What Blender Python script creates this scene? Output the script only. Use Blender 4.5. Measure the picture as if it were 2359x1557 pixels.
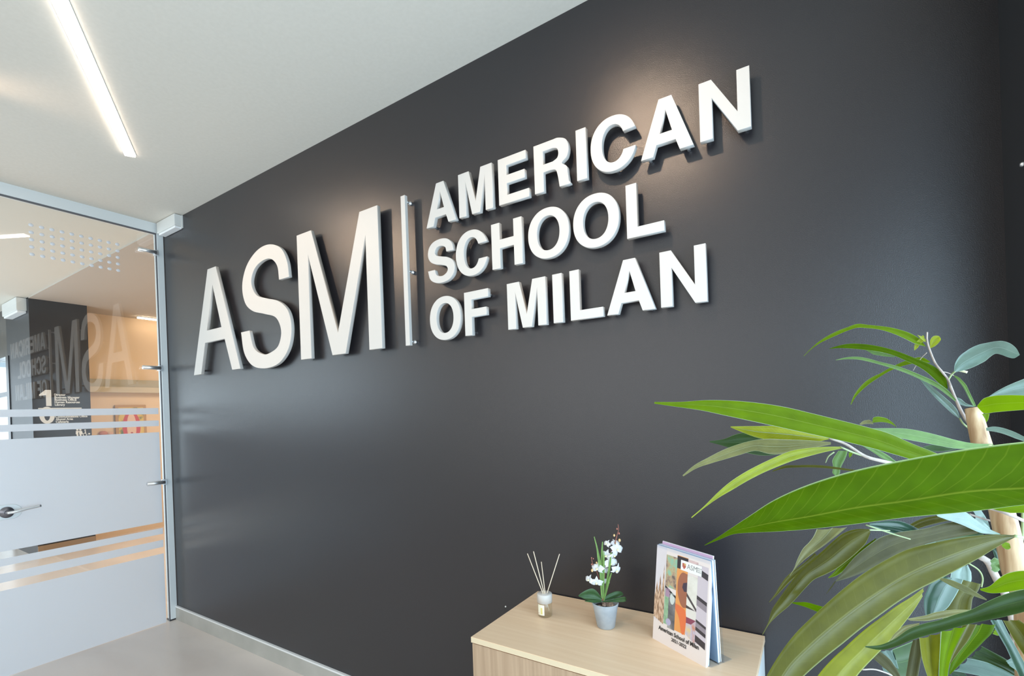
import bpy, bmesh, math, random
from mathutils import Vector, Matrix
random.seed(7)
for o in list(bpy.data.objects): bpy.data.objects.remove(o)
scene = bpy.context.scene
COL = scene.collection
# ---------------------------------------------------------------- camera
W, H = 2359.0, 1557.0
F, CX, CY = 1102.892, 1169.026, 952.844
YAW, PITCH, ROLL = .5716456, -.0041754, -.0346236
CAM = Vector((4.163851, -1.686177, 1.5))
_r = Vector((math.cos(YAW), math.sin(YAW), 0)); _f = Vector((-math.sin(YAW), math.cos(YAW), 0)); _u = Vector((0, 0, 1))
FW = _f*math.cos(PITCH)+_u*math.sin(PITCH); _u2 = _u*math.cos(PITCH)-_f*math.sin(PITCH)
RT = _r*math.cos(ROLL)+_u2*math.sin(ROLL); UP = _u2*math.cos(ROLL)-_r*math.sin(ROLL)
cd = bpy.data.cameras.new('camera'); cam = bpy.data.objects.new('camera', cd); COL.objects.link(cam)
m = Matrix((RT, UP, -FW)).transposed().to_4x4(); m.translation = CAM; cam.matrix_world = m
cd.sensor_width = 36; cd.lens = F*36/W; cd.shift_x = (W/2-CX)/W; cd.shift_y = (CY-H/2)/W
cd.clip_start = .02; cd.clip_end = 200
scene.camera = cam
scene.view_settings.view_transform = 'Standard'; scene.view_settings.look = 'None'
scene.view_settings.exposure = 0.3; scene.view_settings.gamma = 1.0; scene.view_settings.use_curve_mapping = False
# ---------------------------------------------------------------- world, daylight, added fills
world = bpy.data.worlds.new('world'); scene.world = world; world.use_nodes = True
bg = world.node_tree.nodes['Background']; bg.inputs[0].default_value = (.62, .82, 1, 1); bg.inputs[1].default_value = .9
def area(name, loc, rot, sx, sy, power, col):
    l = bpy.data.lights.new(name, 'AREA'); l.shape = 'RECTANGLE'; l.size = sx; l.size_y = sy; l.energy = power; l.color = col
    o = bpy.data.objects.new(name, l); COL.objects.link(o); o.location = loc; o.rotation_euler = rot; return o
R90 = math.pi/2
area('daylight_right_window', (4.80, -1.9, 1.15), (0, R90, 0), 2.2, 2.9, 86, (.60, .82, 1))        # faces -x through the right window
area('back_fill', (2.0, -4.45, 1.95), (R90, 0, 0), 4.3, 2.1, 34, (1, .90, .76))          # added room fill, faces +y through an invented back opening
area('lobby_fill', (-2.6, -3.45, 1.6), (R90, 0, 0), 3.2, 2.4, 88, (.74, .88, 1))  # added fill that brightens the frosted film, no known source here
area('daylight_lobby_far', (-7.4, -1.7, 1.4), (0, -R90, 0), 2.3, 3.0, 58, (.82, .92, 1))
area('daylight_lobby_side', (-5.2, .25, 1.3), (-R90, 0, 0), 1.4, 2.0, 30, (.74, .88, 1))
area('corridor_fill', (-1.9, 2.0, 2.95), (0, 0, 0), 1.2, .3, 48, (1, .80, .58))  # unseen fill added to light the corridor, no fixture behind it
def spot(name, loc, target, power, ang, blend, col, size):
    l = bpy.data.lights.new(name, 'SPOT'); l.energy = power; l.spot_size = ang; l.spot_blend = blend; l.color = col; l.shadow_soft_size = size
    o = bpy.data.objects.new(name, l); COL.objects.link(o); o.location = loc
    o.rotation_euler = (Vector(target)-Vector(loc)).to_track_quat('-Z', 'Y').to_euler(); return o
WARM = (1, .72, .50)
SPOTS = [((3.48, -.95, 2.985), (3.62, 0, 2.25)), ((1.05, -1.35, 2.985), (1.75, 0, 2.25))]
for i, (a, b) in enumerate(SPOTS):
    spot('ceiling_spot_beam', a, b, (26, 42)[i], math.radians(84), .9, WARM, .045)
CH = 3.013
# ---------------------------------------------------------------- helpers
def ray(x, y): return RT*((x-CX)/F)-UP*((y-CY)/F)+FW
def at(x, y, d): return CAM+ray(x, y)*d
def onX(x, y, X):
    r = ray(x, y); return CAM+r*((X-CAM.x)/r.x)
def onY(x, y, Y):
    r = ray(x, y); return CAM+r*((Y-CAM.y)/r.y)
def tag(o, label=None, cat=None, group=None, kind=None):
    if label: o['label'] = label
    if cat: o['category'] = cat
    if group: o['group'] = group
    if kind: o['kind'] = kind
    return o
def empty(name, loc=(0, 0, 0), rz=0, label=None, cat=None, group=None):
    o = bpy.data.objects.new(name, None); COL.objects.link(o); o.location = loc; o.rotation_euler = (0, 0, rz); o.empty_display_size = .05
    return tag(o, label, cat, group)
def link(name, me, mat=None, parent=None, smooth=False):
    o = bpy.data.objects.new(name, me); COL.objects.link(o)
    if mat is not None and not me.materials: me.materials.append(mat)
    if parent is not None: o.parent = parent
    if smooth:
        for p in me.polygons: p.use_smooth = True
    return o
def bmobj(name, bm, mat=None, parent=None, smooth=False):
    bmesh.ops.recalc_face_normals(bm, faces=bm.faces)
    me = bpy.data.meshes.new(name); bm.to_mesh(me); bm.free(); return link(name, me, mat, parent, smooth)
def addbox(bm, x0, x1, y0, y1, z0, z1, bev=0):
    r = bmesh.ops.create_cube(bm, size=1)
    for v in r['verts']:
        v.co = Vector(((x0+x1)/2+v.co.x*abs(x1-x0), (y0+y1)/2+v.co.y*abs(y1-y0), (z0+z1)/2+v.co.z*abs(z1-z0)))
    if bev:
        es = set(e for v in r['verts'] for e in v.link_edges)
        bmesh.ops.bevel(bm, geom=list(es), offset=bev, segments=2, profile=.6, affect='EDGES')
def box(name, b, mat, parent=None, bev=0):
    bm = bmesh.new(); addbox(bm, *b, bev); return bmobj(name, bm, mat, parent)
def addtube(bm, pts, rad, seg=10, cap=True):
    pts = [Vector(p) for p in pts]
    if not hasattr(rad, '__len__'): rad = [rad]*len(pts)
    rings = []; prev = None
    for i, p in enumerate(pts):
        t = (pts[min(i+1, len(pts)-1)]-pts[max(i-1, 0)]).normalized()
        a = prev if prev is not None else (Vector((1, 0, 0)) if abs(t.x) < .8 else Vector((0, 1, 0)))
        a = (a-t*a.dot(t)).normalized(); prev = a; b = t.cross(a)
        rings.append([bm.verts.new(p+(a*math.cos(2*math.pi*k/seg)+b*math.sin(2*math.pi*k/seg))*rad[i]) for k in range(seg)])
    for r0, r1 in zip(rings, rings[1:]):
        for k in range(seg): bm.faces.new((r0[k], r0[(k+1) % seg], r1[(k+1) % seg], r1[k]))
    if cap: bm.faces.new(rings[0]); bm.faces.new(rings[-1])
def tube(name, pts, rad, mat, parent=None, seg=10):
    bm = bmesh.new(); addtube(bm, pts, rad, seg); return bmobj(name, bm, mat, parent, True)
def addlathe(bm, prof, c=(0, 0, 0), seg=32):
    rings = []
    for r, z in prof:
        if r < 1e-5: rings.append([bm.verts.new((c[0], c[1], c[2]+z))])
        else: rings.append([bm.verts.new((c[0]+r*math.cos(2*math.pi*k/seg), c[1]+r*math.sin(2*math.pi*k/seg), c[2]+z)) for k in range(seg)])
    for a, b in zip(rings, rings[1:]):
        for k in range(seg):
            k2 = (k+1) % seg
            if len(a) == 1 and len(b) == 1: continue
            if len(a) == 1: bm.faces.new((a[0], b[k], b[k2]))
            elif len(b) == 1: bm.faces.new((a[k], a[k2], b[0]))
            else: bm.faces.new((a[k], a[k2], b[k2], b[k]))
def lathe(name, prof, mat, parent=None, c=(0, 0, 0), seg=32):
    bm = bmesh.new(); addlathe(bm, prof, c, seg); return bmobj(name, bm, mat, parent, True)
def crom(pts, n=6, closed=False):
    P = [Vector(p) for p in pts]; out = []; N = len(P)
    rng = N if closed else N-1
    for i in range(rng):
        p0 = P[(i-1) % N] if closed or i > 0 else P[0]*2-P[1]
        p1 = P[i]; p2 = P[(i+1) % N]; p3 = P[(i+2) % N] if closed or i+2 < N else P[-1]*2-P[-2]
        for k in range(n):
            t = k/n
            out.append(.5*((2*p1)+(p2-p0)*t+(2*p0-5*p1+4*p2-p3)*t*t+(3*p1-p0-3*p2+p3)*t**3))
    if not closed: out.append(P[-1])
    return out
def flat(name, loops, depth, bevel, mat, parent=None, M=None):
    """2D loops (outer + holes) extruded to +-depth/2 about local z, then M"""
    cu = bpy.data.curves.new('c', 'CURVE'); cu.dimensions = '2D'; cu.fill_mode = 'BOTH'; cu.extrude = max(depth/2-bevel, 0); cu.bevel_depth = bevel; cu.bevel_resolution = 1; cu.offset = -bevel
    for lp in loops:
        s = cu.splines.new('POLY'); s.points.add(len(lp)-1); s.use_cyclic_u = True
        for i, q in enumerate(lp): s.points[i].co = (q[0], q[1], 0, 1)
    o = bpy.data.objects.new('c', cu); COL.objects.link(o)
    dg = bpy.context.evaluated_depsgraph_get(); me = bpy.data.meshes.new_from_object(o.evaluated_get(dg))
    bpy.data.objects.remove(o)
    if M is not None: me.transform(M)
    me.name = name
    return link(name, me, mat, parent)
def text(name, s, size, mat, parent, M, ext=.0004, off=0.0, align='LEFT', sx=1.0, spacing=1.0, line=1.0):
    cu = bpy.data.curves.new('t', 'FONT'); cu.body = s; cu.size = size; cu.extrude = ext; cu.offset = off; cu.align_x = align; cu.space_character = spacing; cu.space_line = line; cu.resolution_u = 3
    o = bpy.data.objects.new('t', cu); COL.objects.link(o)
    dg = bpy.context.evaluated_depsgraph_get(); me = bpy.data.meshes.new_from_object(o.evaluated_get(dg))
    bpy.data.objects.remove(o)
    me.transform(M @ Matrix.Diagonal((sx, 1, 1, 1))); me.name = name
    return link(name, me, mat, parent)
def frame(o, ex, ey):
    ex = Vector(ex).normalized(); ey = Vector(ey).normalized(); ez = ex.cross(ey)
    M = Matrix((ex, ey, ez)).transposed().to_4x4(); M.translation = Vector(o); return M
# ---------------------------------------------------------------- materials
def mat(name, col=(.8, .8, .8), rough=.5, metal=0, spec=.5, **kw):
    m = bpy.data.materials.new(name); m.use_nodes = True; b = m.node_tree.nodes['Principled BSDF']
    b.inputs['Base Color'].default_value = (*col, 1); b.inputs['Roughness'].default_value = rough; b.inputs['Metallic'].default_value = metal
    b.inputs['Specular IOR Level'].default_value = spec
    for k, v in kw.items(): b.inputs[k.replace('_', ' ')].default_value = v
    return m
def nd(m, t, **kw):
    n = m.node_tree.nodes.new(t)
    for k, v in kw.items(): setattr(n, k, v)
    return n
def lk(m, a, b): m.node_tree.links.new(a, b)
def ramp(m, fac, stops):
    r = nd(m, 'ShaderNodeValToRGB'); e = r.color_ramp.elements
    while len(e) < len(stops): e.new(.5)
    for i, (p, c) in enumerate(stops): e[i].position = p; e[i].color = (*c, 1)
    lk(m, fac, r.inputs[0]); return r.outputs[0]
def noisy(m, scale, stops, vec_scale=(1, 1, 1), detail=4, bump=0, distort=0):
    b = m.node_tree.nodes['Principled BSDF']; tc = nd(m, 'ShaderNodeTexCoord'); mp = nd(m, 'ShaderNodeMapping'); mp.inputs['Scale'].default_value = vec_scale
    n = nd(m, 'ShaderNodeTexNoise'); n.inputs['Scale'].default_value = scale; n.inputs['Detail'].default_value = detail; n.inputs['Distortion'].default_value = distort
    lk(m, tc.outputs['Object'], mp.inputs[0]); lk(m, mp.outputs[0], n.inputs['Vector'])
    if stops: lk(m, ramp(m, n.outputs[0], stops), b.inputs['Base Color'])
    if bump:
        bp = nd(m, 'ShaderNodeBump'); bp.inputs['Strength'].default_value = bump; bp.inputs['Distance'].default_value = .002
        lk(m, n.outputs[0], bp.inputs['Height']); lk(m, bp.outputs[0], b.inputs['Normal'])
    return m
M_wall = noisy(mat('charcoal_paint', (.02, .018, .02), .275, spec=.5, IOR=1.6), 420, [(.3, (.0175, .0155, .0175)), (.7, (.023, .020, .023))], bump=.25)
M_pier = mat('black_paint', (.018, .02, .024), .5)
M_ceil = noisy(mat('ceiling_paint', (.7, .69, .66), .8), 60, [(.3, (.72, .67, .59)), (.7, (.75, .70, .62))], bump=.05)
M_cream = mat('cream_paint', (.78, .74, .66), .8)
M_cream2 = mat('lobby_ceiling_paint', (.66, .62, .54), .8)
M_soffit = mat('soffit_shade_paint', (.52, .46, .40), .8)  # corridor ceiling's shade is put into this greyer colour
M_beige = mat('beige_paint', (.74, .56, .38), .75)
M_beam_shade = mat('beam_recess_shade', (.42, .38, .29), .7)  # upper beam coloured darker to paint in its recess shading
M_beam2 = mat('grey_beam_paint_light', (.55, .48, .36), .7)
M_floor = noisy(mat('resin_floor', (.5, .45, .41), .30, spec=.6), 1.3, [(.25, (.66, .56, .50)), (.5, (.73, .64, .58)), (.75, (.79, .69, .625))], (1, 2.2, 1), 6, bump=.0, distort=.6)
M_skirt = noisy(mat('skirting_tile', (.4, .38, .34), .5), 5, [(.3, (.40, .385, .345)), (.7, (.50, .475, .43))], detail=5)
M_trimw = mat('white_trim', (.85, .84, .83), .4)
M_white = mat('white_letter_paint', (.62, .588, .55), .45)
M_alu = mat('satin_aluminium', (.74, .77, .77), .38, .1)
M_steel = mat('brushed_steel', (.78, .79, .8), .33, .9)
M_darkm = mat('dark_bronze', (.06, .06, .065), .4, .6)
M_seal = mat('rubber_seal', (.12, .12, .13), .6)
M_plast = mat('ivory_plastic', (.72, .72, .69), .45)
M_lens = mat('frosted_lens', (.9, .9, .9), .3)
def glass_mat(name, tint=(1, 1, 1), ior=1.5, rough=0.0):
    m = bpy.data.materials.new(name); m.use_nodes = True; nt = m.node_tree; nt.nodes.clear()
    out = nd(m, 'ShaderNodeOutputMaterial'); mx = nd(m, 'ShaderNodeMixShader'); tr = nd(m, 'ShaderNodeBsdfTransparent'); gl = nd(m, 'ShaderNodeBsdfGlossy'); lw = nd(m, 'ShaderNodeLayerWeight'); lw.inputs[0].default_value = .5; p5 = nd(m, 'ShaderNodeMath', operation='POWER'); p5.inputs[1].default_value = 5; f0 = ((ior-1)/(ior+1))**2; fr = nd(m, 'ShaderNodeMath', operation='MULTIPLY_ADD'); fr.inputs[1].default_value = 1-f0; fr.inputs[2].default_value = f0; lk(m, lw.outputs['Facing'], p5.inputs[0]); lk(m, p5.outputs[0], fr.inputs[0])
    tr.inputs[0].default_value = (*tint, 1); gl.inputs['Roughness'].default_value = rough
    ge = nd(m, 'ShaderNodeNewGeometry'); iv = nd(m, 'ShaderNodeMath', operation='SUBTRACT'); iv.inputs[0].default_value = 1; lk(m, ge.outputs['Backfacing'], iv.inputs[1]); fm = nd(m, 'ShaderNodeMath', operation='MULTIPLY'); lk(m, fr.outputs[0], fm.inputs[0]); lk(m, iv.outputs[0], fm.inputs[1]); lk(m, fm.outputs[0], mx.inputs[0]); lk(m, tr.outputs[0], mx.inputs[1]); lk(m, gl.outputs[0], mx.inputs[2]); lk(m, mx.outputs[0], out.inputs[0]); return m
M_glass = glass_mat('pane_glass', (.985, .995, .99), 2.15)
M_clear = glass_mat('clear_acrylic', (.93, .96, 1), 1.45)
M_bottle = glass_mat('bottle_glass', (.93, .93, .9), 1.45)
def film():
    m = bpy.data.materials.new('frosted_film'); m.use_nodes = True; nt = m.node_tree; nt.nodes.clear()
    out = nd(m, 'ShaderNodeOutputMaterial'); mx = nd(m, 'ShaderNodeMixShader'); a = nd(m, 'ShaderNodeBsdfTranslucent'); b = nd(m, 'ShaderNodeBsdfDiffuse'); g = nd(m, 'ShaderNodeBsdfGlossy'); m2 = nd(m, 'ShaderNodeMixShader')
    a.inputs[0].default_value = (.83, .85, .88, 1); b.inputs[0].default_value = (.80, .82, .86, 1); g.inputs['Roughness'].default_value = .35; mx.inputs[0].default_value = .33; m2.inputs[0].default_value = .06
    lk(m, a.outputs[0], mx.inputs[1]); lk(m, b.outputs[0], mx.inputs[2]); lk(m, mx.outputs[0], m2.inputs[1]); lk(m, g.outputs[0], m2.inputs[2]); lk(m, m2.outputs[0], out.inputs[0]); return m
M_film = film()
def emit(name, col, s):
    m = bpy.data.materials.new(name); m.use_nodes = True; b = m.node_tree.nodes['Principled BSDF']
    b.inputs['Base Color'].default_value = (*col, 1); b.inputs['Emission Color'].default_value = (*col, 1); b.inputs['Emission Strength'].default_value = s; return m
M_lamp = emit('lit_diffuser', (1, .91, .82), 6)
M_lamp2 = emit('lit_warm_diffuser', (1, .84, .64), 12)
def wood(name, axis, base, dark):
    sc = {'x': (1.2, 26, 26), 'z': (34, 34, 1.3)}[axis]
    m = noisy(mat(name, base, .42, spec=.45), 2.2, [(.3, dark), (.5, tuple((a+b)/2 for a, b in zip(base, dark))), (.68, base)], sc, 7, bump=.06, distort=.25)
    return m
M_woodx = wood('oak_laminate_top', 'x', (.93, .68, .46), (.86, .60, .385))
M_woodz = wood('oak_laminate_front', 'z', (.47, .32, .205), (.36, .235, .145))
M_edge = mat('pale_edge_band', (.66, .52, .34), .5)
M_woodf = noisy(mat('lobby_floor', (.6, .42, .22), .3), 2, [(.3, (.56, .38, .19)), (.7, (.66, .48, .27))], (1, 6, 1), 5)
# ---------------------------------------------------------------- structure
def struct(name, b, mt, parent=None):
    o = box(name, b, mt, parent)
    if parent is None: o['kind'] = 'structure'
    return o
XR = 4.573; YB = -4.2
struct('floor', (-.02, XR+.12, YB-.1, .1, -.1, 0), M_floor)
struct('floor_lobby', (-7, -.02, -3.6, 3.2, -.1, 0), M_floor)
struct('ceiling', (-.02, XR+.12, YB-.1, .1, CH, CH+.1), M_ceil)
struct('ceiling_lobby', (-7, -.02, -3.6, 0, CH, CH+.1), M_cream2)
struct('ceiling_corridor', (-4.1, -.02, 0, 3.2, CH-.012, CH+.1), M_soffit)
struct('wall_front', (0, XR+.12, 0, .1, 0, CH), M_wall)
struct('wall_right', (XR, XR+.12, -.36, 0, 0, CH), M_pier)
# window wall on the right: sill strip, head, end pier
struct('wall_right_head', (XR, XR+.12, -3.4, -.36, 2.72, CH), M_ceil)
struct('wall_right_far', (XR, XR+.12, YB, -3.4, 0, CH), M_ceil)
wr = empty('window_2', (XR, -.36, 0)); wr['kind'] = 'structure'
for y in (-.38, -1.37, -2.38, -3.38): o = box('window_frame', (.03, .09, y+.36-.02, y+.36+.02, .0, 2.72), M_alu, wr)
box('window_sill', (.03, .09, -3.04, 0, 0, .06), M_alu, wr); box('window_head', (.03, .09, -3.04, 0, 2.66, 2.72), M_alu, wr)
# back wall with an opening invented for the fill light
struct('wall_back', (-.02, .1, YB-.1, YB, 0, CH), M_ceil); struct('wall_back_right', (4.0, XR+.12, YB-.1, YB, 0, CH), M_ceil)
struct('wall_back_sill', (.1, 4.0, YB-.1, YB, 0, .9), M_ceil); struct('wall_back_head', (.1, 4.0, YB-.1, YB, 2.95, CH), M_ceil)
struct('wall_left', (-.04, 0, YB, -2.2, 0, CH), M_ceil)
# skirting
sk = box('baseboard_front', (0.0, 3.19, -.012, 0, 0, .094), M_skirt); sk['kind'] = 'structure'
box('trim_strip', (0.0, 3.19, -.013, 0, .094, .104), M_trimw, sk)
box('skirting_tile', (4.03, XR, -.012, 0, 0, .094), M_skirt, sk)
# lobby beyond the glass
struct('wall_pier', (-4.40, -3.438, 0, .529, 0, CH), M_pier)
struct('wall_lobby_head', (-7, -4.40, 0, .1, 2.42, CH), M_wall)
struct('wall_corridor', (-4.0, -3.9, .53, 3.2, 0, CH), M_beige)
struct('wall_corridor_end', (-3.9, -.1, 3.1, 3.2, 0, CH), M_beige)
struct('wall_corridor_right', (-.12, -.02, .1, 3.1, 0, CH), M_beige)
struct('wall_lobby_far', (-7.1, -7, -3.6, .1, 2.6, CH), M_cream); struct('wall_lobby_far_sill', (-7.1, -7, -3.6, .1, 0, .1), M_cream); struct('wall_lobby_far_end', (-7.1, -7, -3.6, -3.3, .1, 2.6), M_cream)
struct('wall_lobby_back', (-7, -4.4, -3.7, -3.6, 0, CH), M_cream); struct('wall_lobby_back_right', (-.8, -.02, -3.7, -3.6, 0, CH), M_cream); struct('wall_lobby_back_head', (-4.4, -.8, -3.7, -3.6, 2.8, CH), M_cream)
bb = struct('baseboard_pier', (-3.438, -3.426, 0, .529, 0, .13), mat('wood_skirting', (.30, .20, .12), .5))
tr = struct('trim_1', (-3.9, -3.86, .53, .56, 0, 2.0), mat('oak_trim', (.6, .4, .18), .5))
bm_ = struct('trim_2', (-3.9, -3.80, .53, 3.1, 1.945, 2.02), M_beam2); box('beam_upper', (-3.9, -3.84, .53, 3.1, 2.02, 2.125), M_beam_shade, bm_)
# lobby side window (y = 0 plane, x < -4.2)
w1 = empty('window_1', (-4.4, .05, 0)); w1['kind'] = 'structure'
box('window_jamb', (-.03, .08, -.06, .02, 0, 2.42), M_darkm, w1)
for x in (-1.25, -2.55): box('window_frame', (x-.03, x+.03, -.03, .02, 0, 2.42), M_darkm, w1)
box('window_transom', (-2.6, 0, -.03, .02, 1.93, 1.98), M_darkm, w1); box('window_sill', (-2.6, 0, -.05, .02, 0, .06), M_darkm, w1)
box('pane', (-2.6, 0, -.004, .004, .06, 2.42), M_glass, w1)
# ---------------------------------------------------------------- glass door and frame
fr_ = empty('door_frame', (0, 0, 0)); fr_.name = 'trim_3'; fr_['kind'] = 'structure'
box('post', (-.045, .012, -.046, -.002, .012, 2.94), M_alu, fr_, .003); box('header', (-.045, .012, -2.2, -.002, 2.94, CH), M_alu, fr_)
box('seal', (-.004, .006, -.053, -.046, .0, 2.94), M_seal, fr_); box('header_seal', (-.006, .008, -2.2, -.046, 2.931, 2.94), M_seal, fr_)
box('end_post', (-.045, .012, -2.2, -2.16, 0, 2.94), M_alu, fr_)
box('foot', (-.05, .008, -.05, 0, 0, .012), M_darkm, fr_)
dr = empty('door_1', (0, -.055, 0)); dr['kind'] = 'structure'
GX = .0
def ybox(name, y0, y1, z0, z1, x0, x1, mt, par, off=.055): return box(name, (x0, x1, y0+off, y1+off, z0, z1), mt, par)
ybox('pane', -.985, -.056, .003, 2.928, -.005, .005, M_glass, dr)
bands = [(1.573, 1.619), (1.483, 1.526), (.759, 1.437), (.671, .716), (.573, .626), (.003, .524)]
for i, (a, b) in enumerate(bands):
    o = ybox('film' if i in (2, 5) else 'film_stripe', -.985, -.075, a, b, .0055, .0062, M_film, dr)
for z in (2.785, 1.918, 1.06):
    bm = bmesh.new(); addtube(bm, [(.03, -.005, z), (.03, -.118, z)], .015, 16)
    hg = bmobj('hinge', bm, M_steel, dr, True)
    box('hinge_bracket', (.0, .038, -.016, .008, z-.02, z+.02), M_steel, hg, .002)
# embossed dots
for i in range(10):
    for j in range(5):
        y = -.738+i*.0497; z = 2.790-j*.0465
        bm = bmesh.new(); bmesh.ops.create_uvsphere(bm, u_segments=12, v_segments=6, radius=.0135)
        for v in bm.verts: v.co = Vector((v.co.x*.28+.006, v.co.y*.95+y+.055, v.co.z*.8+z))
        bmobj('bumper_dot', bm, M_film, dr, True)
# handle
hz = .995; hy = -.90+.055
esc = [(hy-.32, hz-.036), (hy+.04, hz-.036)]
lp = [(hy-.35, hz+.045), (hy-.35, hz-.045)]+[(hy+.02+.05*math.cos(t), hz+.045*math.sin(t)) for t in [-R90+k*math.pi/12 for k in range(13)]]
flat('lock_plate', [lp], .012, .002, M_alu, dr, frame((.014, 0, 0), (0, 1, 0), (0, 0, 1)))
bm = bmesh.new(); addtube(bm, [(.02, hy, hz), (.032, hy, hz)], .033, 24); addtube(bm, [(.03, hy, hz), (.07, hy, hz)], .012, 16); bmobj('rosette', bm, mat('dark_steel', (.25, .25, .28), .3, .8), dr, True)
tube('door_handle', crom([(.062, hy-.004, hz), (.068, hy+.03, hz+.002), (.066, hy+.09, hz+.012), (.064, hy+.145, hz+.018)], 6), [.011]*3+[.009]*16, M_steel, dr, 12)
sp = empty('window_3', (0, -.99, 0)); sp['kind'] = 'structure'
box('pane', (-.005, .005, -1.17, -.004, .012, 2.928), M_glass, sp)
for i, (a, b) in enumerate(bands): box('film' if i in (2, 5) else 'film_stripe', (.0055, .0062, -1.17, -.004, a, b), M_film, sp)
# ---------------------------------------------------------------- directory panel lettering on the pier
def ptext(name, s, px, py, h, wpx, label, off=.0012, sx=1.0):
    P = onX(px, py, -3.436); M = frame(P, (0, 1, 0), (0, 0, 1))
    o = text(name, s, h/.72, M_white2, None, M, .001, off)
    # stretch to measured width
    ys = [v.co.y for v in o.data.vertices]; w = max(ys)-min(ys); y0 = min(ys); tgt = onX(px+wpx, py, -3.436).y-P.y
    for v in o.data.vertices: v.co.y = P.y+(v.co.y-y0)*tgt/w
    c = Vector((-3.4365, P.y, P.z)); o.data.transform(Matrix.Translation(-c)); o.location = c
    return o
M_white2 = mat('white_vinyl', (.72, .72, .69), .5)
sg = empty('directory_lettering', (-3.436, 0, 1.3), 0, 'white floor directory lettering on the dark pier beyond the glass door', 'sign')
def sign(o): o.parent = sg; o.location = o.location-sg.location; return o
lines = [('Director', 125, 911.5, 26), ('Business Manager', 125.5, 917.5, 58), ('Business Office', 125.8, 923, 50.5), ('Human Resources', 126, 928.6, 58), ('Library', 126.5, 934.5, 23.5),
         ('Communications Office', 127.5, 962.3, 74), ('Alumni Area', 128.5, 968, 40), ('Cafeteria', 128.5, 974, 30)]
for s, x, y, w in lines: sign(ptext('text_line', s, x, y, .026, w, s))
o = flat('numeral', [[(0, .135), (.055, .19), (.105, .19), (.105, 0), (.058, 0), (.058, .128), (0, .118)]], .003, 0, M_white2, None, frame((0, 0, 0), (0, 1, 0), (0, 0, 1)))
P = onX(91, 935.3, -3.4365); o.location = P; sign(o)
el = lambda cx, cy, a, b, n=36: [(cx+a*math.cos(2*math.pi*k/n), cy+b*math.sin(2*math.pi*k/n)) for k in range(n)]
o = flat('numeral', [el(.065, .1, .068, .1), el(.065, .1, .026, .064)], .003, 0, M_white2, None, frame((0, 0, 0), (0, 1, 0), (0, 0, 1)))
o.location = onX(92, 976.5, -3.4365); sign(o)
a = onX(88, 941, -3.436); b = onX(188, 940.6, -3.436)
o = box('divider_line', (-.001, .002, 0, b.y-a.y, -.006, .006), M_white2); o.location = a; sign(o)
def picto(px, fem):
    bm = bmesh.new(); P = onX(px, 1000, -3.4365)
    return flat('pictogram', [el(0, .055, .011, .011, 14), [(-.014, .04), (.014, .04), (.016 if not fem else .024, 0), (.008, -.002), (.007, -.03), (-.007, -.03), (-.008, -.002), (-.016 if not fem else -.024, 0)]], .003, 0, M_white2, None, frame((0, 0, 0), (0, 1, 0), (0, 0, 1))), P
for px, f in ((178.5, 0), (185.5, 1)):
    o, P = picto(px, f); o.location = P; sign(o)
o = flat('pictogram', [el(0, .05, .008, .008, 12), [(-.004, .038), (.006, .038), (.008, .015), (.022, .012), (.03, -.012), (.024, -.014), (.014, .002), (-.002, .002)], el(-.004, -.004, .02, .02, 24), el(-.004, -.004, .014, .014, 24)], .003, 0, M_white2, None, frame((0, 0, 0), (0, 1, 0), (0, 0, 1)))
o.location = onX(196.5, 1000, -3.4365); sign(o)
o = flat('pictogram', [el(0, 0, .01, .01, 14)], .003, 0, M_white2, None, frame((0, 0, 0), (0, 1, 0), (0, 0, 1))); o.location = onX(205.5, 999, -3.4365); sign(o)
# ---------------------------------------------------------------- corridor things
pc = empty('painting', (-3.895, 0, 0), 0, 'bright childlike portrait with red hair in a wooden frame on the beige corridor wall', 'painting')
A = onX(264, 933, -3.88); B = onX(338, 1001, -3.88); y0, y1, z1, z0 = A.y, B.y, A.z, B.z-.35
box('picture_frame', (0, .025, y0, y1, z0, z1), mat('painted_frame', (.45, .26, .10), .5), pc, .003)
art = lambda n, c: mat(n, c, .7)
ins = .035; ay0, ay1, az0, az1 = y0+ins, y1-ins, z0+ins, z1-ins; aw = ay1-ay0; ah = az1-az0
box('canvas', (.0255, .027, ay0, ay1, az0, az1), noisy(art('canvas_yellow', (.6, .42, .1)), 9, [(.35, (.10, .16, .07)), (.45, (.65, .45, .10)), (.6, (.70, .50, .16)), (.7, (.45, .12, .05))]), pc)
def artshape(pts, c, k, d): flat('paint_patch', [[(ay0+p[0]*aw-A.y, az0+p[1]*ah-A.z) for p in pts]], .002, 0, art('paint_'+k, c), pc, frame((d, A.y, A.z), (0, 1, 0), (0, 0, 1)))
artshape(el(.5, .62, .36, .30), (.55, .07, .07), 'red', .028); artshape(el(.5, .62, .19, .27), (.75, .52, .40), 'skin', .0292)
artshape([(.1, 0), (.2, .42), (.4, .34), (.6, .34), (.8, .42), (.9, 0)], (.55, .14, .06), 'rust', .0286); artshape([(.08, .15), (.12, .42), (.32, .38), (.30, .12)], (.2, .24, .30), 'slate', .0296)
artshape(el(.43, .66, .03, .015), (.03, .02, .02), 'eye', .0304); artshape(el(.57, .66, .03, .015), (.03, .02, .02), 'eye2', .0304); artshape(el(.5, .5, .05, .012), (.4, .06, .06), 'mouth', .0304)
wo = empty('wall_ornament', onX(238, 998, -3.88), 0, 'small pinkish ornament on the beige wall left of the painting', 'ornament')
bm = bmesh.new(); bmesh.ops.create_uvsphere(bm, u_segments=16, v_segments=8, radius=.05)
for v in bm.verts: v.co = Vector((v.co.x*.3, v.co.y, v.co.z*.6))
bmobj('knot', bm, mat('salmon_clay', (.5, .20, .14), .6), wo, True)
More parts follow.
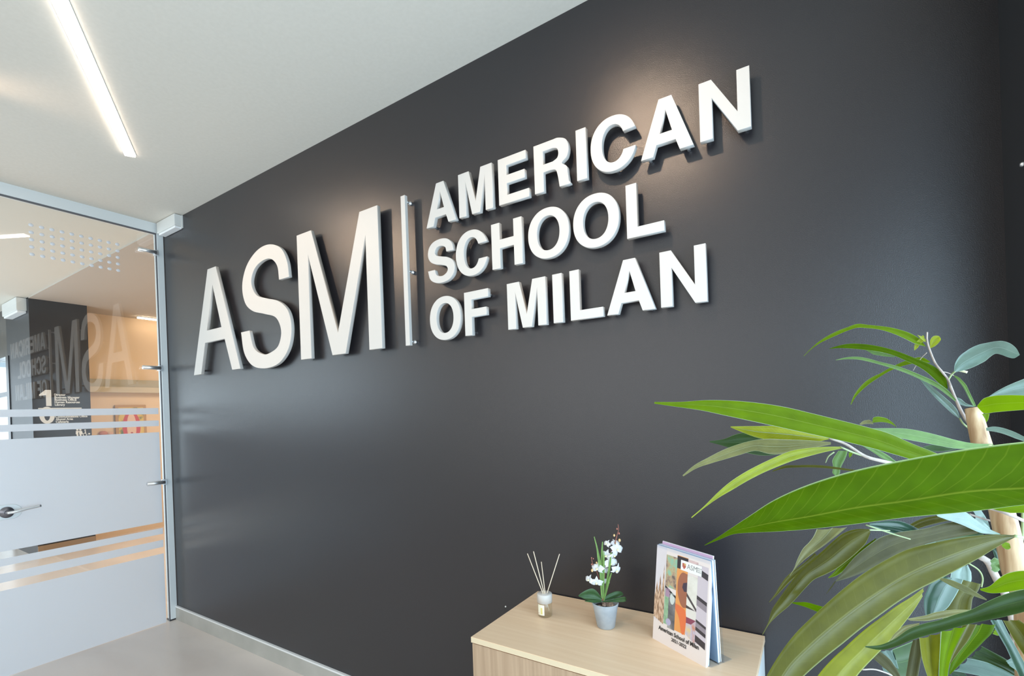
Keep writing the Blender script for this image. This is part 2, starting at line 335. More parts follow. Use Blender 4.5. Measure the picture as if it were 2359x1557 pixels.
bm = bmesh.new(); bmesh.ops.create_uvsphere(bm, u_segments=16, v_segments=8, radius=.035)
for v in bm.verts: v.co = Vector((v.co.x*.4, v.co.y+.075, v.co.z*.6-.005))
bmobj('knob', bm, mat('pale_clay', (.66, .42, .33), .6), wo, True)
cl = empty('linear_ceiling_lamp', (-3.70, 1.15, CH-.012), 0, 'short lit linear lamp on the corridor ceiling beyond the glass', 'lamp')
box('housing', (-.02, .02, 0, .9, -.012, 0), M_alu, cl); box('diffuser', (-.017, .017, .003, .897, -.03, -.012), M_lamp2, cl)
# main linear lamp (recessed, slightly proud diffuser)
E0 = Vector((.9785, -.5425, CH)); E1 = Vector((1.9515, -1.084, CH)); dv = (E1-E0).normalized(); ang = math.atan2(dv.y, dv.x)
ml = empty('linear_ceiling_lamp', E0, ang, 'long bright linear lamp set in the grey ceiling, upper left', 'lamp')
box('housing', (-.004, 2.604, -.028, .028, -.004, .0), M_alu, ml); box('diffuser', (0, 2.6, -.0235, .0235, -.014, -.004), M_lamp, ml)
for i, (a, b) in enumerate(SPOTS):
    s = empty('ceiling_spotlight', (a[0], a[1], CH), 0, ['round ceiling spotlight aimed at the long words', 'round ceiling spotlight nearer the glass door'][i], 'spotlight')
    lathe('trim_ring', [(.055, 0), (.057, -.006), (.05, -.008), (.047, -.004), (.047, 0)], M_trimw, s)
# emergency lights
e1 = empty('emergency_light', (.04, 0, CH), 0, 'ivory emergency light box high on the charcoal wall beside the door frame', 'light box')
box('body', (0, .285, -.055, 0, -.085, -.004), M_plast, e1, .004); box('lens', (.012, .273, -.048, -.002, -.100, -.085), M_lens, e1, .004); box('back_plate', (-.004, .289, -.008, 0, -.094, -.003), M_plast, e1)
e2 = empty('emergency_light', (-4.1, 0, CH), 0, 'ivory emergency light box on the far pier beyond the glass', 'light box')
box('body', (0, .60, -.09, 0, -.15, -.004), M_plast, e2, .006); box('lens', (.02, .58, -.08, -.002, -.175, -.15), M_lens, e2, .006)
sc = lathe('wall_screw', [(0, -.006), (.004, -.005), (.0055, -.002), (.0055, 0)], M_steel)
sc.rotation_euler = (0, R90, 0); sc.location = (XR, -.135, 2.018); tag(sc, 'tiny pale screw head on the dark pier at the right edge', 'screw')
s2 = lathe('wall_anchor', [(0, -.004), (.003, -.003), (.0035, 0)], M_trimw); s2.rotation_euler = (-R90, 0, 0); s2.location = onY(1165, 1397, 0); tag(s2, 'tiny white plug in the charcoal wall left of the cabinet', 'plug')
# ---------------------------------------------------------------- letters
YF = -.047; LT = .020
def ringloop(cx, rx, ry, e, n=64, a0=0, a1=2*math.pi, cy=.5):
    out = []
    for k in range(n):
        t = a0+(a1-a0)*k/(n if abs(a1-a0-2*math.pi) < 1e-6 else n-1)
        c, s = math.cos(t), math.sin(t)
        out.append((cx+rx*math.copysign(abs(c)**e, c), cy+ry*math.copysign(abs(s)**e, s)))
    return out
OE = .93
def gO(): return [ringloop(.475, .475, .522, OE), ringloop(.475, .262, .355, OE)]
def gC():
    ao = math.asin(.155/.522); ai = math.asin(.155/.355)
    o = ringloop(.435, .455, .522, OE, 60, ao+.02, 2*math.pi-ao); i = ringloop(.435, .222, .355, OE, 50, ai, 2*math.pi-ai-.02)
    return [o+i[::-1]]
S_ = [(.81, .685), (.595, .685)]
def gS():
    up = crom([(.595, .685), (.56, .80), (.43, .855), (.30, .835), (.235, .74), (.285, .655), (.44, .60), (.62, .55), (.77, .455), (.83, .30), (.785, .13), (.645, .015), (.425, -.025), (.21, .01), (.06, .12), (.0, .32)], 5)
    lo = crom([(.215, .32), (.26, .19), (.425, .135), (.57, .175), (.62, .27), (.565, .35), (.43, .395), (.24, .445), (.10, .52), (.02, .68), (.06, .86), (.20, .985), (.41, 1.025), (.62, .985), (.76, .87), (.81, .685)], 5)
    return [[(p.x, p.y) for p in up]+[(p.x, p.y) for p in lo[:-1]]]
def _v(l): return [Vector((a, b, 0)) for a, b in l]
for _n in ('gS',): pass
_cr = crom
def crom2(l, n=5): return [(p.x, p.y) for p in _cr(_v(l), n)]
def gS():
    return [crom2([(.595, .685), (.56, .80), (.43, .855), (.30, .835), (.235, .74), (.285, .655), (.44, .60), (.62, .55), (.77, .455), (.83, .30), (.785, .13), (.645, .015), (.425, -.025), (.21, .01), (.06, .12), (.0, .32)][0:0]+[(.595, .685), (.56, .80), (.43, .855), (.30, .835), (.235, .74), (.285, .655), (.44, .60), (.62, .55), (.77, .455), (.83, .30), (.785, .13), (.645, .015), (.425, -.025), (.21, .01), (.06, .12), (.0, .32)])
            + crom2([(.215, .32), (.26, .19), (.425, .135), (.57, .175), (.62, .27), (.565, .35), (.43, .395), (.24, .445), (.10, .52), (.02, .68), (.06, .86), (.20, .985), (.41, 1.025), (.62, .985), (.76, .87), (.81, .685)])]
def gS():
    # counter (upper), right shoulder and lower bowl outside are one outline; two sharp terminals
    a = crom2([(.81, .685), (.765, .86), (.63, .985), (.41, 1.025), (.19, .985), (.055, .87), (.015, .70), (.075, .55), (.22, .455), (.43, .40), (.575, .345), (.62, .26), (.56, .175), (.425, .135), (.27, .185), (.215, .32)], 5)
    b = crom2([(.0, .32), (.06, .12), (.21, .01), (.425, -.025), (.645, .015), (.785, .13), (.83, .30), (.77, .455), (.62, .55), (.44, .60), (.285, .655), (.235, .74), (.30, .835), (.43, .855), (.56, .80), (.595, .685)], 5)
    return [a+b]
G = {
 'A': [[(0, 0), (.225, 0), (.29, .195), (.625, .195), (.69, 0), (.925, 0), (.58, 1), (.35, 1)], [(.465, .775), (.355, .38), (.568, .38)]],
 'M': [[(0, 0), (.205, 0), (.205, .79), (.37, 0), (.595, 0), (.75, .79), (.75, 0), (.95, 0), (.95, 1), (.64, 1), (.48, .28), (.31, 1), (0, 1)]],
 'E': [[(0, 0), (.765, 0), (.765, .18), (.215, .18), (.215, .43), (.67, .43), (.67, .61), (.215, .61), (.215, .82), (.71, .82), (.71, 1), (0, 1)]],
 'R': [[(0, 0), (.215, 0), (.215, .395)]+crom2([(.215, .395), (.40, .395), (.50, .36), (.54, .24), (.575, 0)], 5)[1:]+[(.815, 0), (.815, .03)]+crom2([(.785, .06), (.765, .22), (.745, .37), (.64, .47), (.755, .56), (.80, .73), (.745, .91), (.58, .995), (.45, 1)], 5)+[(0, 1)], [(.215, .555)]+crom2([(.44, .555), (.54, .60), (.57, .69), (.54, .79), (.44, .83)], 5)+[(.215, .83)]],
 'I': [[(0, 0), (.215, 0), (.215, 1), (0, 1)]],
 'N': [[(0, 0), (.205, 0), (.205, .69), (.59, 0), (.79, 0), (.79, 1), (.595, 1), (.595, .32), (.205, 1), (0, 1)]],
 'H': [[(0, 0), (.22, 0), (.22, .435), (.58, .435), (.58, 0), (.79, 0), (.79, 1), (.58, 1), (.58, .625), (.22, .625), (.22, 1), (0, 1)]],
 'L': [[(0, 0), (.69, 0), (.69, .185), (.205, .185), (.205, 1), (0, 1)]],
 'F': [[(0, 0), (.205, 0), (.205, .415), (.62, .415), (.62, .595), (.205, .595), (.205, .815), (.68, .815), (.68, 1), (0, 1)]],
 'O': gO(), 'C': gC(), 'S': gS()}
STUD = {'A': [(.12, .05), (.80, .05), (.465, .9)], 'M': [(.1, .1), (.85, .1), (.1, .9), (.85, .85)], 'E': [(.1, .1), (.65, .09), (.1, .9), (.6, .91)], 'R': [(.1, .1), (.68, .08), (.1, .92)], 'I': [(.107, .12), (.107, .88)],
        'N': [(.1, .1), (.69, .1), (.1, .9), (.69, .9)], 'H': [(.11, .1), (.68, .1), (.11, .9), (.68, .9)], 'L': [(.1, .1), (.6, .09), (.1, .9)], 'F': [(.1, .1), (.1, .9), (.6, .9)], 'O': [(.475, .06), (.475, .94)], 'C': [(.43, .06), (.43, .94)], 'S': [(.42, .06), (.42, .94)]}
def letter(ch, loops, x, z, h, studs, label, group):
    t = empty('letter_'+ch.lower(), (x, 0, z), 0, label, 'letter', group)
    flat('letter_face', [[(a*h, b*h) for a, b in lp] for lp in loops], LT, .0009, M_white, t, frame((0, YF+LT/2, 0), (1, 0, 0), (0, 0, 1)))
    for a, b in studs: tube('standoff', [(a*h, YF+LT, b*h), (a*h, 0, b*h)], .006, M_steel, t, 8)
    return t
rows = [('AMERICAN', 2.339, [2.709, 2.898, 3.104, 3.271, 3.449, 3.509, 3.686, 3.877], 'top word AMERICAN'),
        ('SCHOOL', 2.086, [2.709, 2.875, 3.060, 3.234, 3.427, 3.629], 'middle word SCHOOL'),
        ('OFMILAN', 1.831, [2.710, 2.908, 3.127, 3.333, 3.405, 3.547, 3.737], '')]
ordn = {1: 'first', 2: 'second'}
for word, z, xs, desc in rows:
    for i, (ch, x) in enumerate(zip(word, xs)):
        d = desc or ('bottom row word OF' if i < 2 else 'bottom row word MILAN'); w = d.split()[-1]; idx = i if not (desc == '' and i >= 2) else i-2
        n = w.count(ch); which = '' if n == 1 else ordn[w[:idx+1].count(ch)]+' '
        lab = f'raised white {which}capital {ch} in the {d}'
        letter(ch, G[ch], x, z, .185, STUD[ch], lab, 'small raised letters of the school name')
def wl(l, x0, z0, h=1): return [((a-x0), (b-z0)) for a, b in l]
ZB = 1.831; ZT = 2.5265
bigA = [wl([(.510, ZB), (.613, ZB), (.682, 2.039), (.937, 2.039), (1.016, ZB), (1.115, ZB), (.858, ZT), (.751, ZT)], .51, ZB), wl([(.807, 2.415), (.711, 2.120), (.903, 2.120)], .51, ZB)]
bigM = [wl([(1.746, ZB), (1.841, ZB), (1.841, 2.402), (2.020, ZB), (2.126, ZB), (2.306, 2.402), (2.306, ZB), (2.398, ZB), (2.398, ZT), (2.268, ZT), (2.071, 1.945), (1.876, ZT), (1.746, ZT)], 1.746, ZB)]
sa = crom2([(1.662, 2.312), (1.645, 2.41), (1.585, 2.495), (1.467, 2.538), (1.34, 2.525), (1.225, 2.455), (1.170, 2.345), (1.195, 2.235), (1.276, 2.172), (1.40, 2.137), (1.519, 2.098), (1.566, 2.015), (1.535, 1.935), (1.46, 1.902), (1.375, 1.897), (1.275, 1.945), (1.232, 2.057)], 6)
sb = crom2([(1.137, 2.057), (1.165, 1.925), (1.25, 1.84), (1.385, 1.811), (1.53, 1.83), (1.63, 1.905), (1.667, 2.014), (1.64, 2.12), (1.55, 2.19), (1.42, 2.228), (1.32, 2.265), (1.272, 2.345), (1.31, 2.42), (1.40, 2.455), (1.49, 2.448), (1.55, 2.395), (1.564, 2.312)], 6)
bigS = [wl(sa+sb, 1.137, ZB)]
g = 'three tall thin letters of the initials'
letter('A', bigA, .51, ZB, 1, [(.05, .03), (.556, .03), (.3, .64), (.46, .27)], 'tall thin white letter A nearest the glass door', g)
letter('S', bigS, 1.137, ZB, 1, [(.25, .03), (.3, .66), (.1, .42)], 'tall thin white letter S of the large initials', g)
letter('M', bigM, 1.746, ZB, 1, [(.05, .06), (.6, .06), (.05, .6), (.6, .6)], 'tall thin white letter M left of the thin bar', g)
br = empty('divider_bar', (2.558, 0, 1.825), 0, 'thin white vertical bar between the tall initials and the school name', 'bar')
box('bar', (0, .027, YF-.003, YF+.014, 0, .699), M_white, br, .0008)
for z in (.02, .35, .675):
    tube('standoff', [(.02, YF+.014, z), (.02, YF+.024, z), (.02, -.012, z), (.02, -.012, z), (.02, 0, z)], [.005, .005, .005, .009, .009], M_steel, br, 10)
# ---------------------------------------------------------------- cabinet
CT = .771; X0, X1, Y0 = 3.2, 4.012, -.455
cb = empty('cabinet', (X0, -.006, 0), 0, 'low light oak cabinet standing against the charcoal wall', 'cabinet')
cw = X1-X0; cdp = -.449
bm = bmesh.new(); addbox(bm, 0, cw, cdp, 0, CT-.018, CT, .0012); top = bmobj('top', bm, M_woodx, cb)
box('top_edge_band', (0.001, cw-.001, cdp-.0006, cdp, CT-.0165, CT-.0012), M_edge, cb)
box('side_panel', (.003, .021, cdp+.022, -.001, .04, CT-.018), M_woodz, cb); box('side_panel', (cw-.021, cw-.003, cdp+.022, -.001, .04, CT-.018), mat('daylit_laminate', (.82, .82, .8), .45), cb)  # right side made paler, window daylight put into its colour
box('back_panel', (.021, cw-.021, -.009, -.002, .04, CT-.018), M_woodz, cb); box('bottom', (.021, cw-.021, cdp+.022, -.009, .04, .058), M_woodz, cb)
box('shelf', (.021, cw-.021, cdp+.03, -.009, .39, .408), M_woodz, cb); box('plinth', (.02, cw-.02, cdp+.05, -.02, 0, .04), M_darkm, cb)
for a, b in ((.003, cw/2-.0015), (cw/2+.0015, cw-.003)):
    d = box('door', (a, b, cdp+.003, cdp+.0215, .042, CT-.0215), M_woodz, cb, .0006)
    hx = b-.03 if a < .1 else a+.03
    tube('handle', [(hx, cdp+.003, .62), (hx, cdp-.022, .62), (hx, cdp-.022, .50), (hx, cdp+.003, .50)], .004, M_steel, d, 8)
# ---------------------------------------------------------------- reed diffuser
dx, dy = 3.336, -.197
df = empty('reed_diffuser', (dx, dy, CT), 0, 'reed diffuser bottle with white cap and four reeds on the cabinet', 'diffuser')
lathe('bottle', [(0, .001), (.022, .0), (.0255, .003), (.0258, .048), (.024, .051)], M_bottle, df)
lathe('cap', [(.010, .078), (.0255, .080), (.0268, .077), (.0268, .050), (.0245, .0495)], M_white, df)
lathe('cap_insert', [(0, .0755), (.0105, .0755), (.0105, .079), (.0085, .0795), (0, .077)], M_white, df)
def adddisc(bm, a0, a1, r, z0, z1, n=10):
    A = [bm.verts.new((r*math.cos(a0+(a1-a0)*k/n), r*math.sin(a0+(a1-a0)*k/n), z0)) for k in range(n+1)]; B = [bm.verts.new((v.co.x, v.co.y, z1)) for v in A]
    for k in range(n): bm.faces.new((A[k], A[k+1], B[k+1], B[k]))
vd = math.atan2(CAM.y-dy, CAM.x-dx)
bm = bmesh.new(); adddisc(bm, vd-1.15, vd-.10, .0262, .010, .046); lb = bmobj('label_sticker', bm, mat('cream_label', (.85, .82, .66), .5), df)
bm = bmesh.new(); adddisc(bm, vd-.62, vd-.36, .0265, .014, .036); bmobj('printed_flower', bm, mat('yellow_print', (.72, .62, .22), .5), lb)
bm = bmesh.new(); adddisc(bm, vd-1.0, vd-.92, .0265, .014, .017, 3); bmobj('printed_dot', bm, mat('red_print', (.5, .05, .05), .5), lb)
base = Vector((dx, dy, CT)); dd = (base-CAM).dot(FW)
M_reed = mat('pale_reed', (.80, .66, .50), .7)
for (tx, ty), (bx, by), dz in (((1215, 1275), (1251, 1367), .01), ((1229, 1270), (1254, 1368), -.01), ((1247, 1294), (1256, 1368), .015), ((1289, 1276), (1260, 1367), -.012)):
    t = at(tx, ty, dd+dz)-base; b_ = at(bx, by, dd)-base; e_ = b_+(b_-t)*.42; e_.z = max(e_.z, .012)
    e_.x = max(min(e_.x, .014), -.014); e_.y = max(min(e_.y, .014), -.014)
    tube('reed', [t, b_, e_], .0015, M_reed, df, 8)
# ---------------------------------------------------------------- orchid
ox, oy = 3.556, -.178
od = empty('potted_orchid', (ox, oy, CT), 0, 'small white orchid with four dark leaves in a grey pot on the cabinet', 'plant')
OB = Vector((ox, oy, CT)); D0 = (OB-CAM).dot(FW)
M_pot = noisy(mat('grey_clay', (.36, .39, .42), .75), 30, [(.3, (.32, .35, .385)), (.7, (.42, .45, .47))], bump=.3)
lathe('pot', [(0, .001), (.026, .0), (.0295, .003), (.040, .066), (.0435, .079), (.0438, .082), (.0415, .083), (.0395, .077), (.036, .058), (0, .058)], M_pot, od)
bm = bmesh.new(); rs = random.Random(3)
addlathe(bm, [(.0375, .066), (.02, .070), (0, .071)])
soil = bmobj('soil', bm, mat('dark_soil', (.03, .022, .018), .9), od)
M_peb = noisy(mat('pebble', (.3, .2, .14), .8), 90, [(.3, (.12, .07, .05)), (.7, (.5, .36, .28))])
for k in range(16):
    a = rs.random()*6.28; r = rs.random()*.028; bm = bmesh.new(); bmesh.ops.create_icosphere(bm, subdivisions=2, radius=.0065)
    s3 = (rs.uniform(.7, 1.3), rs.uniform(.7, 1.3), rs.uniform(.5, .9))
    for v in bm.verts: v.co = Vector((v.co.x*s3[0]+r*math.cos(a), v.co.y*s3[1]+r*math.sin(a), v.co.z*s3[2]+.073))
    bmobj('bark_chip', bm, M_peb, soil, True)
# local picture-plane frame at the orchid (real offsets in metres)
def oat(px, py, dz=0): return at(px, py, D0+dz)-OB
def leaf_mat(name, col, rib, edge=None, trans=.35, rough=.38, veins=.25, spec=.3, tcol=None):
    m = bpy.data.materials.new(name); m.use_nodes = True; nt = m.node_tree; b = nt.nodes['Principled BSDF']; out = nt.nodes['Material Output']
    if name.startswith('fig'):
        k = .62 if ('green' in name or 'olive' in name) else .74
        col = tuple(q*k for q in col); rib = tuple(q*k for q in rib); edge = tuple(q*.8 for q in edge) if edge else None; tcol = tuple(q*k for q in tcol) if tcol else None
    b.inputs['Roughness'].default_value = rough; b.inputs['Specular IOR Level'].default_value = spec
    uv = nd(m, 'ShaderNodeUVMap'); sx = nd(m, 'ShaderNodeSeparateXYZ'); lk(m, uv.outputs[0], sx.inputs[0])
    def math_(op, a, bb=None, cl=False):
        n = nd(m, 'ShaderNodeMath', operation=op, use_clamp=cl)
        for i, q in enumerate((a, bb)):
            if q is None: continue
            if isinstance(q, (int, float)): n.inputs[i].default_value = q
            else: lk(m, q, n.inputs[i])
        return n.outputs[0]
    v = math_('ABSOLUTE', math_('MULTIPLY', math_('SUBTRACT', sx.outputs[1], .5), 2))
    ribf = math_('SUBTRACT', 1, math_('MULTIPLY', v, 22), True)
    edgef = math_('MULTIPLY', math_('SUBTRACT', v, .955), 22, True)
    ph = math_('ADD', math_('MULTIPLY', sx.outputs[0], 26), math_('MULTIPLY', v, 2.2))
    saw = math_('ABSOLUTE', math_('SUBTRACT', math_('FRACT', ph), .5)); vein = math_('MULTIPLY', math_('SUBTRACT', 1, math_('MULTIPLY', saw, 14), True), veins)
    tc = nd(m, 'ShaderNodeTexCoord'); nz = nd(m, 'ShaderNodeTexNoise'); nz.inputs['Scale'].default_value = 55; nz.inputs['Detail'].default_value = 5; lk(m, tc.outputs['Object'], nz.inputs['Vector'])
    c0 = ramp(m, nz.outputs[0], [(.3, tuple(q*.82 for q in col)), (.7, tuple(min(1, q*1.12) for q in col))])
    def mixc(f, a, c):
        n = nd(m, 'ShaderNodeMix', data_type='RGBA'); lk(m, f, n.inputs[0]); lk(m, a, n.inputs[6]); n.inputs[7].default_value = (*c, 1); return n.outputs[2]
    c1 = mixc(vein, c0, rib); c2 = mixc(ribf, c1, rib); c3 = mixc(edgef, c2, edge or rib)
    lk(m, c3, b.inputs['Base Color'])
    bp = nd(m, 'ShaderNodeBump'); bp.inputs['Strength'].default_value = .35; bp.inputs['Distance'].default_value = .0006; lk(m, math_('ADD', ribf, vein), bp.inputs['Height']); lk(m, bp.outputs[0], b.inputs['Normal'])
    tl = nd(m, 'ShaderNodeBsdfTranslucent'); mx = nd(m, 'ShaderNodeMixShader'); mx.inputs[0].default_value = trans
    if tcol: tl.inputs[0].default_value = (*tcol, 1)
    else: lk(m, c3, tl.inputs[0])
    lk(m, b.outputs[0], mx.inputs[1]); lk(m, tl.outputs[0], mx.inputs[2]); lk(m, mx.outputs[0], out.inputs[0]); return m
def leaf(name, st, mt, parent, org, d0, d1, fold=.12, tilt=0, dmid=None, sub=4, label=None, sag=0):
    """st: stations (xU,yU,xL,yL[,mfrac]) picture points; each gets its own distance between d0 and d1"""
    n = len(st); rowsU, rowsM, rowsL = [], [], []
    for i, s in enumerate(st):
        t = i/(n-1); d = d0+(d1-d0)*t if dmid is None else ((1-t)**2*d0+2*t*(1-t)*dmid+t*t*d1)
        w = math.hypot(s[0]-s[2], s[1]-s[3])*d/F; mf = s[4] if len(s) > 4 else .5
        rowsU.append(at(s[0], s[1], d+tilt*w/2)-org); rowsL.append(at(s[2], s[3], d-tilt*w/2)-org)
        rowsM.append(at(s[0]*(1-mf)+s[2]*mf, s[1]*(1-mf)+s[3]*mf, d+fold*w)-org)
    U, M_, L = crom(rowsU, sub), crom(rowsM, sub), crom(rowsL, sub); N = len(U)
    bm = bmesh.new(); uvl = bm.loops.layers.uv.new('UVMap'); grid = []
    for i in range(N):
        row = []
        for v in (0, .12, .3, .5, .7, .88, 1):
            if v <= .5: k = v*2; p = U[i]*(1-k)+M_[i]*k
            else: k = v*2-1; p = M_[i]*(1-k)+L[i]*k
            b_ = 4*(v*2 % 1)*(1-(v*2 % 1)) if v != .5 else 0
            p = p-FW*(b_*.12*(U[i]-L[i]).length*(1 if fold >= 0 else -1))
            row.append((bm.verts.new(p), i/(N-1), v))
        grid.append(row)
    for i in range(N-1):
        for j in range(6):
            q = [grid[i][j], grid[i+1][j], grid[i+1][j+1], grid[i][j+1]]
            try: f = bm.faces.new([a[0] for a in q])
            except ValueError: continue
            for lo, a in zip(f.loops, q): lo[uvl].uv = (a[1], a[2])
    me = bpy.data.meshes.new(name); bm.to_mesh(me); bm.free(); o = link(name, me, mt, parent, True)
    if label: o['label'] = label
    return o
M_ol = leaf_mat('orchid_leaf', (.045, .10, .035), (.07, .14, .05), trans=.08, rough=.35, veins=0)
def z7(pts, ox_=1190, oy_=1190, s=5.37): return [tuple(q/s+(ox_ if i % 2 == 0 else oy_) if i < 4 else q for i, q in enumerate(p)) for p in pts]
leaf('orchid_leaf', z7([(1060, 1020, 1060, 1035), (1000, 930, 980, 1035), (940, 890, 900, 1032), (870, 905, 845, 1022), (800, 945, 800, 1000), (765, 975, 768, 985)]), M_ol, od, OB, D0, D0-.02, fold=.22)
leaf('orchid_leaf', z7([(1060, 1025, 1062, 1045), (1130, 965, 1160, 1025), (1220, 925, 1250, 1000), (1290, 925, 1310, 975), (1322, 955, 1322, 960)]), M_ol, od, OB, D0, D0+.02, fold=-.2)
leaf('orchid_leaf', z7([(1060, 1048, 1062, 1058), (1160, 1030, 1180, 1058), (1270, 1000, 1270, 1058), (1340, 990, 1345, 1050), (1358, 1015, 1358, 1030)]), M_ol, od, OB, D0, D0-.03, fold=.2)
leaf('orchid_leaf', z7([(1050, 1030, 1048, 1060), (960, 1030, 960, 1065), (880, 1035, 900, 1058), (840, 1040, 845, 1048)]), M_ol, od, OB, D0, D0-.04, fold=-.2)
M_gr = leaf_mat('grass_blade', (.20, .34, .09), (.32, .46, .16), trans=.25, veins=0)
for st, dz in (([(955, 250, 965, 245), (985, 380, 1000, 370), (1000, 510, 1030, 500), (1025, 680, 1065, 670), (1035, 850, 1060, 850), (1050, 1040, 1065, 1040)], .005),
               ([(1058, 310, 1070, 310), (1045, 450, 1070, 450), (1045, 620, 1080, 620), (1060, 820, 1085, 820), (1065, 1040, 1080, 1040)], .012),
               ([(1165, 440, 1178, 450), (1140, 600, 1165, 610), (1115, 760, 1140, 770), (1095, 900, 1115, 905), (1072, 1040, 1085, 1040)], -.006),
               ([(1170, 690, 1180, 700), (1130, 800, 1150, 810), (1100, 920, 1120, 925), (1075, 1040, 1088, 1042)], -.012),
               ([(1075, 430, 1085, 430), (1068, 560, 1090, 560), (1066, 760, 1088, 760), (1068, 1040, 1082, 1040)], .0)):
    leaf('grass_blade', z7(st), M_gr, od, OB, D0+dz, D0+.0, fold=.25)
def z7p(x, y, dz=0): return oat(x/5.37+1190, y/5.37+1190, dz)
M_stem = mat('red_stem', (.30, .10, .07), .5); M_gst = mat('green_stem', (.28, .38, .14), .5)
tube('flower_stem', crom([z7p(1070, 1040), z7p(1082, 800, .01), z7p(1120, 560, .015), z7p(1190, 400, .012), z7p(1225, 300, .012), z7p(1245, 220, .012), z7p(1262, 160, .012), z7p(1255, 92, .012)], 4), [.0016]*20+[.0011]*8+[.0005], M_stem, od, 6)
tube('flower_stem', crom([z7p(1060, 1040), z7p(1035, 820, .012), z7p(1000, 700, .016), z7p(960, 620, .016), z7p(935, 560, .016), z7p(925, 505, .016)], 4), [.0015]*14+[.0010]*6+[.0006], M_stem, od, 6)
M_bud = mat('ochre_bud', (.72, .48, .22), .5); M_budr = mat('red_bud', (.45, .16, .11), .5)
for x, y, r, mt in ((1208, 232, .0033, M_bud), (1268, 208, .0027, M_budr), (1274, 292, .0042, M_bud), (1243, 152, .0024, M_budr), (990, 570, .0028, M_bud), (950, 520, .0018, M_budr), (928, 510, .0018, M_budr), (930, 590, .0022, M_budr), (935, 665, .004, M_bud)):
    bm = bmesh.new(); bmesh.ops.create_uvsphere(bm, u_segments=10, v_segments=8, radius=r)
    c = z7p(x, y, .010)
    for v in bm.verts: v.co = Vector((v.co.x, v.co.y, v.co.z*1.35))+c
    bmobj('bud', bm, mt, od, True)
M_petal = leaf_mat('white_petal', (.88, .88, .90), (.92, .92, .9), trans=.3, rough=.5, veins=0)
M_lip = mat('cream_lip', (.85, .80, .45), .5)
def flower(px, py, dz, size, az, el_, roll, ph=0):
    size *= 1.45
    c = z7p(px, py, dz); f = empty('blossom', c); f.parent = od; nrm = (-FW*math.cos(el_)*math.cos(az)+RT*math.sin(az)+UP*math.sin(el_)).normalized()
    f.parent = None; bpy.data.objects.remove(f)
    ex = nrm.cross(UP).normalized(); ey = ex.cross(nrm).normalized() if True else UP
    ey = nrm.cross(ex) * -1 if nrm.cross(ex).dot(UP) < 0 else nrm.cross(ex)
    bm = bmesh.new(); uvl = bm.loops.layers.uv.new('UVMap')
    for k, (ang_, ln, wd) in enumerate(((90, 1, .55), (210, .95, .5), (330, .95, .5), (10, 1.05, 1.0), (170, 1.05, 1.0))):
        a = math.radians(ang_+roll); dr_ = ex*math.cos(a)+ey*math.sin(a); sd = ex*-math.sin(a)+ey*math.cos(a); back = -.0012 if k < 3 else .0006
        G_ = []
        for i in range(7):
            t = i/6; wdt = wd*.5*size*math.sin(math.pi*min(1, .12+.88*t)**.85)*(1 if i < 6 else 0.15)
            row = []
            for j in range(5):
                s = (j-2)/2
                p = c+dr_*(ln*size*t)+sd*(wdt*s)+nrm*(back+size*(.18*math.sin(t*2.6)-.30*t*t*(1 if k > 2 else .7)-.08*s*s))
                row.append(bm.verts.new(p))
            G_.append(row)
        for i in range(6):
            for j in range(4):
                fc = bm.faces.new((G_[i][j], G_[i+1][j], G_[i+1][j+1], G_[i][j+1]))
                for lo in fc.loops: lo[uvl].uv = (.3, .3)
    b = bmobj('blossom', bm, M_petal, od, True)
    bm = bmesh.new(); bmesh.ops.create_uvsphere(bm, u_segments=12, v_segments=8, radius=size*.17)
    for v in bm.verts: v.co = v.co+c+nrm*size*.16-ey*size*.1
    bmobj('lip', bm, M_lip, b, True)
    return b
for a in ((1115, 335, .010, .0105, -.9, .5, 10), (1225, 330, .016, .013, .3, .8, 0), (1245, 400, .0, .0165, .35, .15, 8), (1205, 475, .004, .015, .6, -.3, -20), (1110, 480, .012, .015, -.6, .1, 12), (1160, 575, .004, .0165, .2, .1, -8),
          (1235, 660, -.004, .0165, .6, -.3, 20), (1000, 640, .006, .016, -.6, .3, 0), (1075, 655, .012, .014, .3, .2, 15), (895, 780, .004, .0125, -.9, .2, 10), (990, 815, -.004, .0150, -.3, -.2, 0), (1110, 810, .012, .012, .5, 0, 30), (1215, 560, .012, .012, .8, .3, 10)):
    flower(*a)
# ---------------------------------------------------------------- brochure stand
bA = Vector((3.713, -.186, CT)); ex = Vector((.173, -.100, 0)).normalized(); nb = Vector((-.5, -.866, 0)).normalized(); bk = -Vector((ex.y, -ex.x, 0)).normalized()
if bk.dot(FW) < 0: bk = -bk
stn = empty('brochure_holder', bA+bk*.03+ex*.01, 0, 'clear acrylic brochure holder standing on the cabinet', 'holder'); SO = stn.location.copy()
upv = (Vector((0, 0, 1))*.297+bk*.034).normalized(); upb = (Vector((0, 0, 1))*.297-bk*.012).normalized()
def slab(name, o, w, h, t, uv_, mt, par, org, bev=.0004, back=None):
    M = frame(o, ex, uv_); nz = M.to_3x3() @ Vector((0, 0, 1)); sgn = 1 if nz.dot(bk) > 0 else -1
    bm = bmesh.new(); addbox(bm, 0, w, 0, h, 0 if sgn > 0 else -t, t if sgn > 0 else 0, bev)
    bm.transform(Matrix.Translation(-org) @ M)
    return bmobj(name, bm, mt, par)
M_paper = mat('white_paper', (.88, .88, .9), .4); M_pink = mat('lilac_cover', (.62, .42, .60), .4)
bw, bh = .203, .292
